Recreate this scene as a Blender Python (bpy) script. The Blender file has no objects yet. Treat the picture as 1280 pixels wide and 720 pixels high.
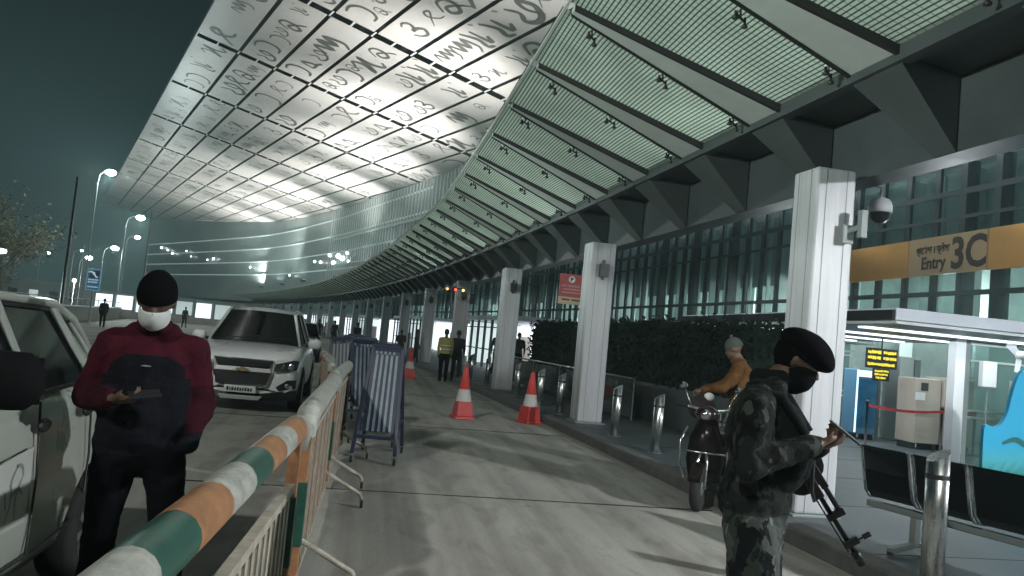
import bpy, bmesh, math, random
from mathutils import Vector, Matrix, noise
from math import sin, cos, pi, radians, hypot, atan2
random.seed(7)
SC = bpy.context.scene
COL = SC.collection
V = Vector

# ------------------------------------------------------------------ camera
cam_d = bpy.data.cameras.new('camera'); cam = bpy.data.objects.new('camera', cam_d); COL.objects.link(cam)
SC.camera = cam
PITCH, AZ, ROLL = radians(3.66), radians(9.446), radians(5.4)
fh = V((sin(AZ), cos(AZ), 0)); rh = V((cos(AZ), -sin(AZ), 0)); zz = V((0, 0, 1))
fw = fh*cos(PITCH) + zz*sin(PITCH); up0 = -fh*sin(PITCH) + zz*cos(PITCH)
rt = rh*cos(ROLL) + up0*sin(ROLL); up = -rh*sin(ROLL) + up0*cos(ROLL)
cam.matrix_world = Matrix(((rt.x, up.x, -fw.x, 0), (rt.y, up.y, -fw.y, 0), (rt.z, up.z, -fw.z, 1.6), (0, 0, 0, 1)))
cam_d.sensor_width = 36; cam_d.lens = 36*1000/1280; cam_d.clip_start = .05; cam_d.clip_end = 2000

# ------------------------------------------------------------------ world (night sky with city glow near the horizon)
W = bpy.data.worlds.new('World'); SC.world = W; W.use_nodes = True
nt = W.node_tree; nt.nodes.clear()
tc = nt.nodes.new('ShaderNodeTexCoord'); sx = nt.nodes.new('ShaderNodeSeparateXYZ'); rp = nt.nodes.new('ShaderNodeValToRGB')
nz = nt.nodes.new('ShaderNodeTexNoise'); nz.inputs['Scale'].default_value = 1.6
ad = nt.nodes.new('ShaderNodeMath'); ad.operation = 'MULTIPLY_ADD'; ad.inputs[1].default_value = .12; ad.inputs[2].default_value = -.06
a2 = nt.nodes.new('ShaderNodeMath'); a2.operation = 'ADD'
bg = nt.nodes.new('ShaderNodeBackground'); wo = nt.nodes.new('ShaderNodeOutputWorld')
nt.links.new(tc.outputs['Generated'], sx.inputs[0]); nt.links.new(tc.outputs['Generated'], nz.inputs['Vector'])
nt.links.new(nz.outputs[0], ad.inputs[0]); nt.links.new(ad.outputs[0], a2.inputs[0]); nt.links.new(sx.outputs['Z'], a2.inputs[1])
nt.links.new(a2.outputs[0], rp.inputs[0]); nt.links.new(rp.outputs[0], bg.inputs[0]); nt.links.new(bg.outputs[0], wo.inputs[0])
cr = rp.color_ramp; cr.elements[0].position = 0; cr.elements[0].color = (.034, .060, .063, 1)
cr.elements[1].position = .42; cr.elements[1].color = (.003, .007, .010, 1)
e = cr.elements.new(.16); e.color = (.012, .027, .032, 1)
bg.inputs[1].default_value = 1.0
SC.view_settings.view_transform = 'Standard'; SC.view_settings.look = 'None'; SC.view_settings.gamma = 1
SC.view_settings.use_curve_mapping = False; SC.view_settings.exposure = 0.0
SC.cycles.use_denoising = True
SC.cycles.max_bounces = 6; SC.cycles.diffuse_bounces = 3; SC.cycles.glossy_bounces = 3; SC.cycles.transmission_bounces = 4
SC.cycles.transparent_max_bounces = 12; SC.cycles.volume_bounces = 0
SC.cycles.sample_clamp_indirect = 4; SC.cycles.caustics_reflective = False; SC.cycles.caustics_refractive = False

# ------------------------------------------------------------------ materials
def lin(r, g, b): return tuple((c/12.92 if c <= .04045 else ((c+.055)/1.055)**2.4) for c in (r/255, g/255, b/255))
def mat(name, col, rough=.6, metal=0, emis=0, ecol=None, noise_amt=0, scale=8, bump=0, bscale=60, spec=None, coord='Object', coat=0, trans=0, stretch=None):
    m = bpy.data.materials.new(name); m.use_nodes = True; t = m.node_tree; b = t.nodes['Principled BSDF']
    c = tuple(col[:3])+(1,)
    b.inputs['Base Color'].default_value = c; b.inputs['Roughness'].default_value = rough; b.inputs['Metallic'].default_value = metal
    if spec is not None: b.inputs['Specular IOR Level'].default_value = spec
    if coat: b.inputs['Coat Weight'].default_value = coat; b.inputs['Coat Roughness'].default_value = .08
    if trans: b.inputs['Transmission Weight'].default_value = trans
    if emis:
        b.inputs['Emission Color'].default_value = tuple((ecol or col)[:3])+(1,); b.inputs['Emission Strength'].default_value = emis
    if noise_amt or bump:
        tcn = t.nodes.new('ShaderNodeTexCoord'); mp = t.nodes.new('ShaderNodeMapping'); t.links.new(tcn.outputs[coord], mp.inputs[0])
        if stretch: mp.inputs['Scale'].default_value = stretch
    if noise_amt:
        n = t.nodes.new('ShaderNodeTexNoise'); n.inputs['Scale'].default_value = scale; n.inputs['Detail'].default_value = 6; n.inputs['Roughness'].default_value = .65
        t.links.new(mp.outputs[0], n.inputs['Vector'])
        r = t.nodes.new('ShaderNodeValToRGB'); t.links.new(n.outputs[0], r.inputs[0])
        r.color_ramp.elements[0].position = .3; r.color_ramp.elements[1].position = .7
        r.color_ramp.elements[0].color = tuple(x*(1-noise_amt) for x in c[:3])+(1,)
        r.color_ramp.elements[1].color = tuple(min(1, x*(1+noise_amt)) for x in c[:3])+(1,)
        t.links.new(r.outputs[0], b.inputs['Base Color'])
        m2 = t.nodes.new('ShaderNodeMath'); m2.operation = 'MULTIPLY_ADD'; m2.inputs[1].default_value = .25; m2.inputs[2].default_value = max(0, rough-.12)
        t.links.new(n.outputs[0], m2.inputs[0]); t.links.new(m2.outputs[0], b.inputs['Roughness'])
    if bump:
        n = t.nodes.new('ShaderNodeTexNoise'); n.inputs['Scale'].default_value = bscale; n.inputs['Detail'].default_value = 4
        t.links.new(mp.outputs[0], n.inputs['Vector'])
        bp = t.nodes.new('ShaderNodeBump'); bp.inputs['Strength'].default_value = bump; bp.inputs['Distance'].default_value = .02
        t.links.new(n.outputs[0], bp.inputs['Height']); t.links.new(bp.outputs[0], b.inputs['Normal'])
    return m
def glass(name, col, alpha=.5, rough=.05):          # tinted pane: part see-through, part glossy
    m = bpy.data.materials.new(name); m.use_nodes = True; t = m.node_tree; t.nodes.clear()
    o = t.nodes.new('ShaderNodeOutputMaterial'); mx = t.nodes.new('ShaderNodeMixShader'); tr = t.nodes.new('ShaderNodeBsdfTransparent')
    b = t.nodes.new('ShaderNodeBsdfPrincipled'); b.inputs['Base Color'].default_value = tuple(col)+(1,); b.inputs['Roughness'].default_value = rough
    tr.inputs[0].default_value = tuple(min(1, .55+c*1.2) for c in col)+(1,)
    mx.inputs[0].default_value = 1-alpha
    t.links.new(tr.outputs[0], mx.inputs[1]); t.links.new(b.outputs[0], mx.inputs[2]); t.links.new(mx.outputs[0], o.inputs[0])
    return m
M = {}
def asphalt():
    m = mat('road_concrete', (.2, .19, .165), .8, bump=.35, bscale=90); t = m.node_tree; b = t.nodes['Principled BSDF']
    tcn = t.nodes.new('ShaderNodeTexCoord')
    mp = t.nodes.new('ShaderNodeMapping'); mp.inputs['Scale'].default_value = (1, .35, 1); t.links.new(tcn.outputs['Object'], mp.inputs[0])
    n1 = t.nodes.new('ShaderNodeTexNoise'); n1.inputs['Scale'].default_value = .9; n1.inputs['Detail'].default_value = 7; n1.inputs['Roughness'].default_value = .6
    n2 = t.nodes.new('ShaderNodeTexNoise'); n2.inputs['Scale'].default_value = 40; n2.inputs['Detail'].default_value = 4
    n3 = t.nodes.new('ShaderNodeTexNoise'); n3.inputs['Scale'].default_value = 3.2; n3.inputs['Detail'].default_value = 8; n3.inputs['Distortion'].default_value = 1.2
    for n in (n1, n3): t.links.new(mp.outputs[0], n.inputs[0])
    t.links.new(tcn.outputs['Object'], n2.inputs[0])
    r1 = t.nodes.new('ShaderNodeValToRGB'); r1.color_ramp.elements[0].color = (.33, .325, .295, 1); r1.color_ramp.elements[1].color = (.45, .44, .40, 1)
    r1.color_ramp.elements[0].position = .35; r1.color_ramp.elements[1].position = .62
    r3 = t.nodes.new('ShaderNodeValToRGB'); r3.color_ramp.elements[0].color = (.72, .71, .69, 1); r3.color_ramp.elements[1].color = (1, 1, 1, 1)
    r3.color_ramp.elements[0].position = .33; r3.color_ramp.elements[1].position = .5
    r2 = t.nodes.new('ShaderNodeValToRGB'); r2.color_ramp.elements[0].color = (.72, .72, .72, 1); r2.color_ramp.elements[1].color = (1.1, 1.1, 1.1, 1)
    m1 = t.nodes.new('ShaderNodeMixRGB'); m1.blend_type = 'MULTIPLY'; m1.inputs[0].default_value = 1
    m2 = t.nodes.new('ShaderNodeMixRGB'); m2.blend_type = 'MULTIPLY'; m2.inputs[0].default_value = .8
    t.links.new(n1.outputs[0], r1.inputs[0]); t.links.new(n2.outputs[0], r2.inputs[0]); t.links.new(n3.outputs[0], r3.inputs[0])
    t.links.new(r1.outputs[0], m1.inputs[1]); t.links.new(r2.outputs[0], m1.inputs[2])
    t.links.new(m1.outputs[0], m2.inputs[1]); t.links.new(r3.outputs[0], m2.inputs[2])
    mp4 = t.nodes.new('ShaderNodeMapping'); mp4.inputs['Scale'].default_value = (2.6, .05, 1); t.links.new(tcn.outputs['Object'], mp4.inputs[0])
    n4 = t.nodes.new('ShaderNodeTexNoise'); n4.inputs['Scale'].default_value = 1; n4.inputs['Detail'].default_value = 5; t.links.new(mp4.outputs[0], n4.inputs[0])
    r4 = t.nodes.new('ShaderNodeValToRGB'); r4.color_ramp.elements[0].color = (.66, .65, .64, 1); r4.color_ramp.elements[0].position = .36; r4.color_ramp.elements[1].position = .56; r4.color_ramp.elements[1].color = (1, 1, 1, 1); t.links.new(n4.outputs[0], r4.inputs[0])
    n5 = t.nodes.new('ShaderNodeTexNoise'); n5.inputs['Scale'].default_value = 1.7; n5.inputs['Detail'].default_value = 9; n5.inputs['Roughness'].default_value = .75; t.links.new(tcn.outputs['Object'], n5.inputs[0])
    r5 = t.nodes.new('ShaderNodeValToRGB'); r5.color_ramp.elements[0].color = (.45, .44, .43, 1); r5.color_ramp.elements[0].position = .30; r5.color_ramp.elements[1].position = .38; r5.color_ramp.elements[1].color = (1, 1, 1, 1); t.links.new(n5.outputs[0], r5.inputs[0])
    m4 = t.nodes.new('ShaderNodeMixRGB'); m4.blend_type = 'MULTIPLY'; m4.inputs[0].default_value = 1; m5 = t.nodes.new('ShaderNodeMixRGB'); m5.blend_type = 'MULTIPLY'; m5.inputs[0].default_value = 1
    t.links.new(m2.outputs[0], m4.inputs[1]); t.links.new(r4.outputs[0], m4.inputs[2]); t.links.new(m4.outputs[0], m5.inputs[1]); t.links.new(r5.outputs[0], m5.inputs[2]); t.links.new(m5.outputs[0], b.inputs['Base Color'])
    return m
M['road'] = asphalt()
M['pave'] = mat('granite_paving', (.065, .08, .084), .5, noise_amt=.18, scale=3, spec=.25)
M['joint'] = mat('dark_joint', (.03, .03, .03), .9)
M['kerb'] = mat('kerb_stone', (.1, .1, .095), .8, noise_amt=.3, scale=5, bump=.3)
M['earth'] = mat('ground_earth', (.06, .065, .055), .95, noise_amt=.3, scale=.5)
M['column'] = mat('column_cladding', (.42, .43, .45), .42, noise_amt=.13, scale=2.5, stretch=(4, 4, .35))
M['steel_dark'] = mat('dark_painted_steel', (.05, .062, .062), .5, noise_amt=.15, scale=2)
M['steel_mid'] = mat('grey_painted_steel', (.2, .235, .235), .5, noise_amt=.1, scale=2)
M['rib'] = mat('rib_underside_paint', (.42, .47, .44), .5, noise_amt=.08, scale=3)
M['black'] = mat('black_gap', (.008, .01, .01), .7)
M['soffit_in'] = mat('inner_soffit_panel', (.6, .64, .66), .5, noise_amt=.06, scale=1)
M['white'] = mat('white_paint', (.7, .72, .74), .4, noise_amt=.05, scale=3)
M['inox'] = mat('brushed_steel', (.55, .56, .56), .28, 1, noise_amt=.15, scale=12, stretch=(8, 8, .6))
M['alu'] = mat('aluminium', (.5, .52, .52), .35, .9)
M['rubber'] = mat('black_rubber', (.015, .015, .016), .75)
M['plastic'] = mat('black_plastic', (.02, .021, .023), .4)
M['lamp'] = mat('lamp_glow', (.9, 1, 1), .4, emis=14, ecol=(.85, 1, .98))
M['lampfar'] = mat('street_lamp_glow', (.9, 1, 1), .4, emis=45, ecol=(.82, 1, .98))
M['light_white'] = mat('light_panel', (.9, .95, 1), .4, emis=2.4, ecol=(.86, .95, 1))
M['light_soft'] = mat('lit_interior_wall', (.75, .8, .78), .5, emis=.55, ecol=(.75, .92, .9))
def mesh_mat():
    # fine longitudinal slats of a ribbed translucent screen, object X = along the slats
    m = bpy.data.materials.new('ribbed_screen'); m.use_nodes = True; t = m.node_tree; t.nodes.clear()
    o = t.nodes.new('ShaderNodeOutputMaterial')
    uvn = t.nodes.new('ShaderNodeUVMap'); sp = t.nodes.new('ShaderNodeSeparateXYZ'); t.links.new(uvn.outputs[0], sp.inputs[0])
    def line(src, freq, duty):
        mu = t.nodes.new('ShaderNodeMath'); mu.operation = 'MULTIPLY'; mu.inputs[1].default_value = freq; t.links.new(src, mu.inputs[0])
        fr = t.nodes.new('ShaderNodeMath'); fr.operation = 'FRACT'; t.links.new(mu.outputs[0], fr.inputs[0])
        gt = t.nodes.new('ShaderNodeMath'); gt.operation = 'LESS_THAN'; gt.inputs[1].default_value = duty; t.links.new(fr.outputs[0], gt.inputs[0])
        return gt.outputs[0]
    a = line(sp.outputs['Y'], 20.0, .34); b = line(sp.outputs['X'], 9.0, .16)
    b2 = t.nodes.new('ShaderNodeMath'); b2.operation = 'MULTIPLY'; b2.inputs[1].default_value = .45; t.links.new(b, b2.inputs[0])
    mxm = t.nodes.new('ShaderNodeMath'); mxm.operation = 'MAXIMUM'; t.links.new(a, mxm.inputs[0]); t.links.new(b2.outputs[0], mxm.inputs[1])
    c = t.nodes.new('ShaderNodeMixRGB'); c.inputs[1].default_value = (.68, .83, .71, 1); c.inputs[2].default_value = (.10, .14, .12, 1); t.links.new(mxm.outputs[0], c.inputs[0])
    n = t.nodes.new('ShaderNodeTexNoise'); n.inputs['Scale'].default_value = 1.4; tco = t.nodes.new('ShaderNodeTexCoord'); t.links.new(tco.outputs['Object'], n.inputs[0])
    c2 = t.nodes.new('ShaderNodeMixRGB'); c2.blend_type = 'MULTIPLY'; c2.inputs[0].default_value = .5; t.links.new(c.outputs[0], c2.inputs[1]); t.links.new(n.outputs[0], c2.inputs[2])
    d = t.nodes.new('ShaderNodeBsdfDiffuse'); tl = t.nodes.new('ShaderNodeBsdfTranslucent'); mx = t.nodes.new('ShaderNodeMixShader'); mx.inputs[0].default_value = .7
    t.links.new(c2.outputs[0], d.inputs[0]); t.links.new(c2.outputs[0], tl.inputs[0]); t.links.new(d.outputs[0], mx.inputs[1]); t.links.new(tl.outputs[0], mx.inputs[2])
    t.links.new(mx.outputs[0], o.inputs[0]); return m
M['screen'] = mesh_mat()

# ------------------------------------------------------------------ mesh helpers
def obj(name, bm, m, parent=None, smooth=False, bevel=0, loc=None):
    me = bpy.data.meshes.new(name); bm.normal_update(); bm.to_mesh(me); bm.free()
    for mm in (m if isinstance(m, (list, tuple)) else [m]): me.materials.append(mm)
    o = bpy.data.objects.new(name, me); COL.objects.link(o)
    if smooth:
        for p in me.polygons: p.use_smooth = True
    if bevel:
        bv = o.modifiers.new('bevel', 'BEVEL'); bv.width = bevel; bv.segments = 2; bv.limit_method = 'ANGLE'
    if parent: o.parent = parent
    if loc: o.location = loc
    return o
def thing(name, label, cat, loc=(0, 0, 0), rz=0, group=None):
    o = bpy.data.objects.new(name, None); COL.objects.link(o); o.empty_display_size = .2
    o.location = loc; o.rotation_euler = (0, 0, rz); o['label'] = label; o['category'] = cat
    if group: o['group'] = group
    return o
def tag(o, label, cat, group=None, kind=None):
    o['label'] = label; o['category'] = cat
    if group: o['group'] = group
    if kind: o['kind'] = kind
    return o
def struct(o): o['kind'] = 'structure'; return o
def dup(o, parent=None):
    c = o.copy(); COL.objects.link(c)
    if parent: c.parent = parent
    for ch in o.children: dup(ch, c)
    return c
def NB(): return bmesh.new()
def poly(bm, pts, mi=0):
    f = bm.faces.new([bm.verts.new(p) for p in pts]); f.material_index = mi; return f
def prism(bm, bot, top, mi=0):                     # bot/top rings with the same count
    a = [bm.verts.new(p) for p in bot]; b = [bm.verts.new(p) for p in top]; n = len(a)
    fs = [bm.faces.new(a[::-1]), bm.faces.new(b)]
    for i in range(n): fs.append(bm.faces.new((a[i], a[(i+1) % n], b[(i+1) % n], b[i])))
    for f in fs: f.material_index = mi
    return fs
def box(bm, x0, x1, y0, y1, z0, z1, mi=0):
    prism(bm, [(x0, y0, z0), (x1, y0, z0), (x1, y1, z0), (x0, y1, z0)], [(x0, y0, z1), (x1, y0, z1), (x1, y1, z1), (x0, y1, z1)], mi)
def beam(bm, p, q, w, h, upv=(0, 0, 1), mi=0):     # rectangular bar from p to q
    p, q = V(p), V(q); d = (q-p).normalized(); u = V(upv)
    if abs(d.dot(u)) > .98: u = V((0, 1, 0))
    s = d.cross(u).normalized()*(w/2); t = s.cross(d).normalized()*(h/2)
    prism(bm, [p-s-t, p+s-t, p+s+t, p-s+t], [q-s-t, q+s-t, q+s+t, q-s+t], mi)
def tube(bm, pts, r, n=10, mi=0, caps=True):
    pts = [V(p) for p in pts]; rings = []
    rs = r if isinstance(r, (list, tuple)) else [r]*len(pts)
    prev = None
    for i, p in enumerate(pts):
        d = (pts[min(i+1, len(pts)-1)]-pts[max(i-1, 0)]).normalized()
        if prev is None:
            u = V((0, 0, 1)) if abs(d.z) < .9 else V((1, 0, 0))
            s = d.cross(u).normalized()
        else: s = (prev - d*prev.dot(d)).normalized()
        prev = s; t = s.cross(d)
        rings.append([bm.verts.new(p+(s*cos(2*pi*k/n)+t*sin(2*pi*k/n))*rs[i]) for k in range(n)])
    for a, b in zip(rings, rings[1:]):
        for k in range(n):
            f = bm.faces.new((a[k], a[(k+1) % n], b[(k+1) % n], b[k])); f.material_index = mi; f.smooth = True
    if caps:
        for rg in (rings[0], rings[-1]):
            f = bm.faces.new(rg); f.material_index = mi
def lathe(bm, prof, n=20, c=(0, 0, 0), mi=0):      # profile [(r,z)]
    rings = [[bm.verts.new((c[0]+r*cos(2*pi*k/n), c[1]+r*sin(2*pi*k/n), c[2]+z)) for k in range(n)] for r, z in prof]
    for i, (a, b) in enumerate(zip(rings, rings[1:])):
        for k in range(n):
            f = bm.faces.new((a[k], a[(k+1) % n], b[(k+1) % n], b[k])); f.material_index = mi; f.smooth = True
    bm.faces.new(rings[0]).material_index = mi; bm.faces.new(rings[-1]).material_index = mi
def ball(bm, c, r, seg=12, mi=0, sc=(1, 1, 1)):
    g = bmesh.ops.create_uvsphere(bm, u_segments=seg, v_segments=max(6, seg//2+2), radius=1)
    for v in g['verts']: v.co = V((v.co.x*r*sc[0]+c[0], v.co.y*r*sc[1]+c[1], v.co.z*r*sc[2]+c[2]))
    for f in {f for v in g['verts'] for f in v.link_faces}: f.material_index = mi; f.smooth = True
def light(kind, name, loc, power, col=(1, 1, 1), target=None, size=.3, spot=None, blend=.3, sy=None, parent=None):
    d = bpy.data.lights.new(name, kind); d.energy = power; d.color = col
    o = bpy.data.objects.new(name, d); COL.objects.link(o); o.location = loc
    if kind == 'AREA':
        d.size = size
        if sy: d.shape = 'RECTANGLE'; d.size_y = sy
    else: d.shadow_soft_size = size
    if spot: d.spot_size = radians(spot); d.spot_blend = blend
    if target: o.rotation_euler = (V(target)-V(loc)).to_track_quat('-Z', 'Y').to_euler()
    if parent: o.parent = parent; 
    return o

# ------------------------------------------------------------------ the column line of the terminal, curving left far away
PATH = []
_x, _y, _t = 4.72, -14.0, .0
for i in range(-14, 300):
    PATH.append((_x, _y, _t))
    _t = 0 if i < 0 else (.02+.0022*i if i < 95 else .02+.0022*95+.0014*(i-95))
    _x -= sin(_t); _y += cos(_t)
def at(s, n, z=0):
    s += 14; i = max(0, min(int(s), len(PATH)-2)); f = s-i; a, b = PATH[i], PATH[i+1]
    th = a[2]+(b[2]-a[2])*f
    return V((a[0]+(b[0]-a[0])*f+n*cos(th), a[1]+(b[1]-a[1])*f+n*sin(th), z))
def ang(s): return PATH[max(0, min(int(s+14), len(PATH)-1))][2]
def strip(bm, svals, n0, z0, n1, z1, mi=0):        # a sheet following the path
    f0 = (lambda s: n0) if not callable(n0) else n0; f1 = (lambda s: n1) if not callable(n1) else n1
    a = [bm.verts.new(at(s, f0(s), z0)) for s in svals]; b = [bm.verts.new(at(s, f1(s), z1)) for s in svals]
    for i in range(len(a)-1):
        f = bm.faces.new((a[i], a[i+1], b[i+1], b[i])); f.material_index = mi
def solid_strip(bm, svals, sec, mi=0):             # closed section [(n,z)] swept along the path
    rings = [[bm.verts.new(at(s, n, z)) for n, z in sec] for s in svals]; k = len(sec)
    for a, b in zip(rings, rings[1:]):
        for i in range(k):
            f = bm.faces.new((a[i], a[(i+1) % k], b[(i+1) % k], b[i])); f.material_index = mi
    bm.faces.new(rings[0]).material_index = mi; bm.faces.new(rings[-1][::-1]).material_index = mi
SV = [s*3.0 for s in range(-4, 92)]
exec_order = None

# ------------------------------------------------------------------ ground, road, pavement
bm = NB(); box(bm, -900, 900, -300, 1500, -1.2, -.03); struct(obj('ground', bm, M['earth']))
bm = NB(); strip(bm, SV, -19, 0, -.66, 0); struct(obj('road', bm, M['road']))
bm = NB(); solid_strip(bm, SV, [(-.66, -.02), (-.66, .13), (-.645, .15), (-.42, .15), (-.42, -.02)]); struct(obj('kerb', bm, M['kerb']))
bm = NB(); solid_strip(bm, SV, [(-.417, -.02), (-.417, .148), (30, .148), (30, -.02)]); struct(obj('pavement', bm, M['pave']))
bm = NB()
for s in range(-2, 60, 2):
    a, b = at(s, -.40), at(s, 7.2); beam(bm, a+V((0, 0, .1485)), b+V((0, 0, .1485)), .012, .004)
struct(obj('pavement_joints', bm, M['joint']))
bm = NB()
for s, k in ((5.1, .1), (8.45, -.35), (13.6, .2), (20.5, -.2), (29, .1), (40, 0), (52, 0)):
    for q in range(12):
        a, b = at(s+k*q/12, -18+17.2*q/12, .002), at(s+k*(q+1)/12, -18+17.2*(q+1)/12, .002); beam(bm, a, b, .018+.012*(q % 3), .004)
struct(obj('road_joints', bm, M['joint']))
bm = NB(); 
for s in [x*3.0 for x in range(-3, 70)]:
    beam(bm, at(s, -18.4, .003), at(s+1.6, -18.4, .003), .12, .004)
struct(obj('road_edge_marking', bm, mat('worn_road_paint', (.5, .5, .47), .8, noise_amt=.3, scale=12)))

# ------------------------------------------------------------------ columns
def column(s, label, sign=None, first=None):
    p = at(s, -.1 if s < 8 else 0); rz = ang(s)
    if first: t = dup(first)
    else:
        t = thing('column', label, 'column')
        bm = NB(); w = .25
        box(bm, -w, w, -w, w, .17, 3.62); obj('shaft', bm, M['column'], t, bevel=.03)
        bm = NB(); box(bm, -.3, .3, -.3, .3, .145, .172); obj('base_plate', bm, M['steel_mid'], t, bevel=.005)
        bm = NB()
        for a in (-.13, .13):
            box(bm, a-.005, a+.005, -.2535, -.247, .18, 3.6); box(bm, -.2535, -.247, a-.005, a+.005, .18, 3.6)
        obj('cladding_seam', bm, M['steel_mid'], t)
        bm = NB(); box(bm, -.09, .09, -.38, -.29, 2.95, 3.2); box(bm, -.03, .03, -.31, -.27, 2.9, 3.28); obj('wall_speaker', bm, M['plastic'], t, bevel=.01)
    t['label'] = label; t['group'] = 'columns along the kerb'
    t.location = p; t.rotation_euler = (0, 0, rz); return t
ORD = ['nearest white square column, behind the soldier in the beret', 'second white column, standing in front of the gap between the hedges',
       'third column, between the red sign and the two walking people', 'fourth column, right behind the left traffic cone', 'fifth column, just left of the person in the yellow vest',
       'sixth column, slim and dark behind the small far cone', 'seventh column, far off by the striped barricades']
c0 = None
for i in range(26):
    s = 7.55+7.55*i
    lab = ORD[i] if i < 7 else 'far column of the terminal front beyond the seventh'
    c = column(s, lab, first=c0)
    if i == 0: c0 = c
    if i == 0: c.scale = (.88, .88, 1)
    if i == 0:   # CCTV-like wall lamp on the near column, another hanging dome
        for ch in list(c.children):
            if ch.name.startswith('wall_speaker'): bpy.data.objects.remove(ch)
        bm = NB(); box(bm, .2, .28, -.46, -.38, 2.92, 3.2); beam(bm, (.24, -.4, 3.04), (.12, -.31, 2.98), .05, .05); box(bm, .06, .2, -.335, -.31, 2.86, 3.05)
        k = obj('wall_speaker', bm, M['steel_mid'], c, bevel=.008)
        c0 = column(0, 'x'); 
c_src = c0; bpy.data.objects
for o in [c_src]+list(c_src.children_recursive): bpy.data.objects.remove(o)

# ------------------------------------------------------------------ lower canopy
NT = lambda s: -2.85 if s < 6 else (-2.85+(s-6)*.035 if s < 22 else -2.29)
NI = -.45
ZT, ZI = 5.15, 4.33
D = 1.875; S0 = 6.56-.25 - D*5
can = thing('entrance_canopy', 'curved lower canopy of ribbed screens on tapered steel ribs above the kerb', 'canopy')
def cz(n, s): f = (n-NI)/(NT(s)-NI); return ZI+(ZT-ZI)*f
nr = 0; farb = NB(); farp = NB()
rib_s = [S0+D*i for i in range(120)]
for i, s in enumerate(rib_s):
    far = i > 50; nt_ = NT(s)
    th = ang(s)
    # tapered box rib: 0.07 wide at the tip, 0.62 at the root; lit underside between two dark flanges
    bm = farb if far else NB()
    w0, w1 = .12, .62
    def P(n, ds, z): v = at(s, n, z); return v+V((-sin(th), cos(th), 0))*ds
    zt, zi = ZT-.02, ZI-.02
    for (ds0, ds1, a, b, dz0, dz1, mi) in ((-w0/2, w0/2, -w1/2, w1/2, -.025, -.03, 0),):
        prism(bm, [P(nt_, ds0, zt+dz0), P(nt_, ds1, zt+dz0), P(nt_, ds1, zt+.02), P(nt_, ds0, zt+.02)],
                  [P(NI, a, zi+dz1), P(NI, b, zi+dz1), P(NI, b, zi+.02), P(NI, a, zi+.02)], 0)
    for sg in (-1, 1):
        prism(bm, [P(nt_, sg*(w0/2), zt-.045), P(nt_, sg*(w0/2+.025), zt-.045), P(nt_, sg*(w0/2+.025), zt+.03), P(nt_, sg*w0/2, zt+.03)],
                  [P(NI, sg*(w1/2), zi-.05), P(NI, sg*(w1/2+.05), zi-.05), P(NI, sg*(w1/2+.05), zi+.03), P(NI, sg*w1/2, zi+.03)], 1)
    # dark arm carrying on to the column-line beam
    prism(bm, [P(NI+.003, -w1/2-.02, zi-.1), P(NI+.003, w1/2+.02, zi-.1), P(NI+.003, w1/2+.02, zi-.02), P(NI+.003, -w1/2-.02, zi-.02)],
              [P(.28, -.13, 3.6), P(.28, .13, 3.6), P(.28, .13, 4.28), P(.28, -.13, 4.28)], 2)
    if not far: obj('rib', bm, [M['rib'], M['black'], M['steel_dark']], can)
    if i+1 < len(rib_s):
        s2 = rib_s[i+1]; bm = farp if far else NB(); uvl = bm.loops.layers.uv.verify()
        th2 = ang(s2)
        def P2(n, ds, z): v = at(s2, n, z); return v+V((-sin(th2), cos(th2), 0))*ds
        q = [P(nt_-.1, w0/2+.02, ZT+.03), P2(NT(s2)-.1, -w0/2-.02, ZT+.03), P2(NI, -w1/2-.05, ZI+.01), P(NI, w1/2+.05, ZI+.01)]
        L = [(0, 0), (D, 0), (D, 2.55), (0, 2.55)]
        L[2] = (D-.3, 2.55); L[3] = (.3, 2.55)
        f = poly(bm, q)
        for lp, u in zip(f.loops, L): lp[uvl].uv = u
        if not far: obj('ribbed_screen', bm, M['screen'], can)
obj('rib', farb, [M['rib'], M['black'], M['steel_dark']], can)['kind'] = 'stuff'
obj('ribbed_screen', farp, M['screen'], can)['kind'] = 'stuff'
# spider fittings: pairs of dark knobs on a stem beside each rib
def spider():
    bm = NB(); beam(bm, (0, 0, .0), (0, 0, -.09), .014, .014)
    beam(bm, (-.07, 0, -.06), (.07, .0, -.10), .016, .016)
    lathe(bm, [(.012, -.16), (.03, -.155), (.032, -.14), (.012, -.12), (.012, -.06)], 8, (.07, 0, 0))
    lathe(bm, [(.012, -.12), (.03, -.115), (.032, -.10), (.012, -.08), (.012, -.04)], 8, (-.07, 0, 0))
    bm2 = NB(); beam(bm2, (-.03, .02, -.005), (-.03, .02, -.1), .012, .012)
    return bm, bm2
sb, sw = spider(); spm = None
for i, s in enumerate(rib_s[:34]):
    for f in (.12, .5, .9):
        n = NT(s)+(NI-NT(s))*f; w = .05+.225*f
        v = at(s, n, cz(n, s)-.0)+V((0, w+.14, -.02))
        if spm is None:
            spm = obj('spider_fitting', sb, M['plastic'], can); spm.location = v; wh = obj('stem', sw, M['white'], spm); 
        elif i < 33: 
            c = dup(spm, can); c.location = v
            c.rotation_euler = (0, 0, random.uniform(-.2, .2)+radians(35))
spm.rotation_euler = (0, 0, radians(35))
bm = NB(); SV2 = [s*1.5 for s in range(-2, 150)]
rings = []
for s in SV2:
    n = NT(s)-.12; rings.append([bm.verts.new(at(s, n+dn, ZT+dz)) for dn, dz in ((.03, -.0), (.06, -.01), (.06, .05), (.03, .05))])
for a, b in zip(rings, rings[1:]):
    for k in range(4): bm.faces.new((a[k], a[(k+1) % 4], b[(k+1) % 4], b[k]))
obj('edge_trim', bm, M['rib'], can)
bm = NB(); solid_strip(bm, SV2, [(NI+.02, 4.30), (NI+.02, 4.52), (.9, 4.52), (.9, 4.30)]); obj('back_plate', bm, M['steel_dark'], can)
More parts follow.
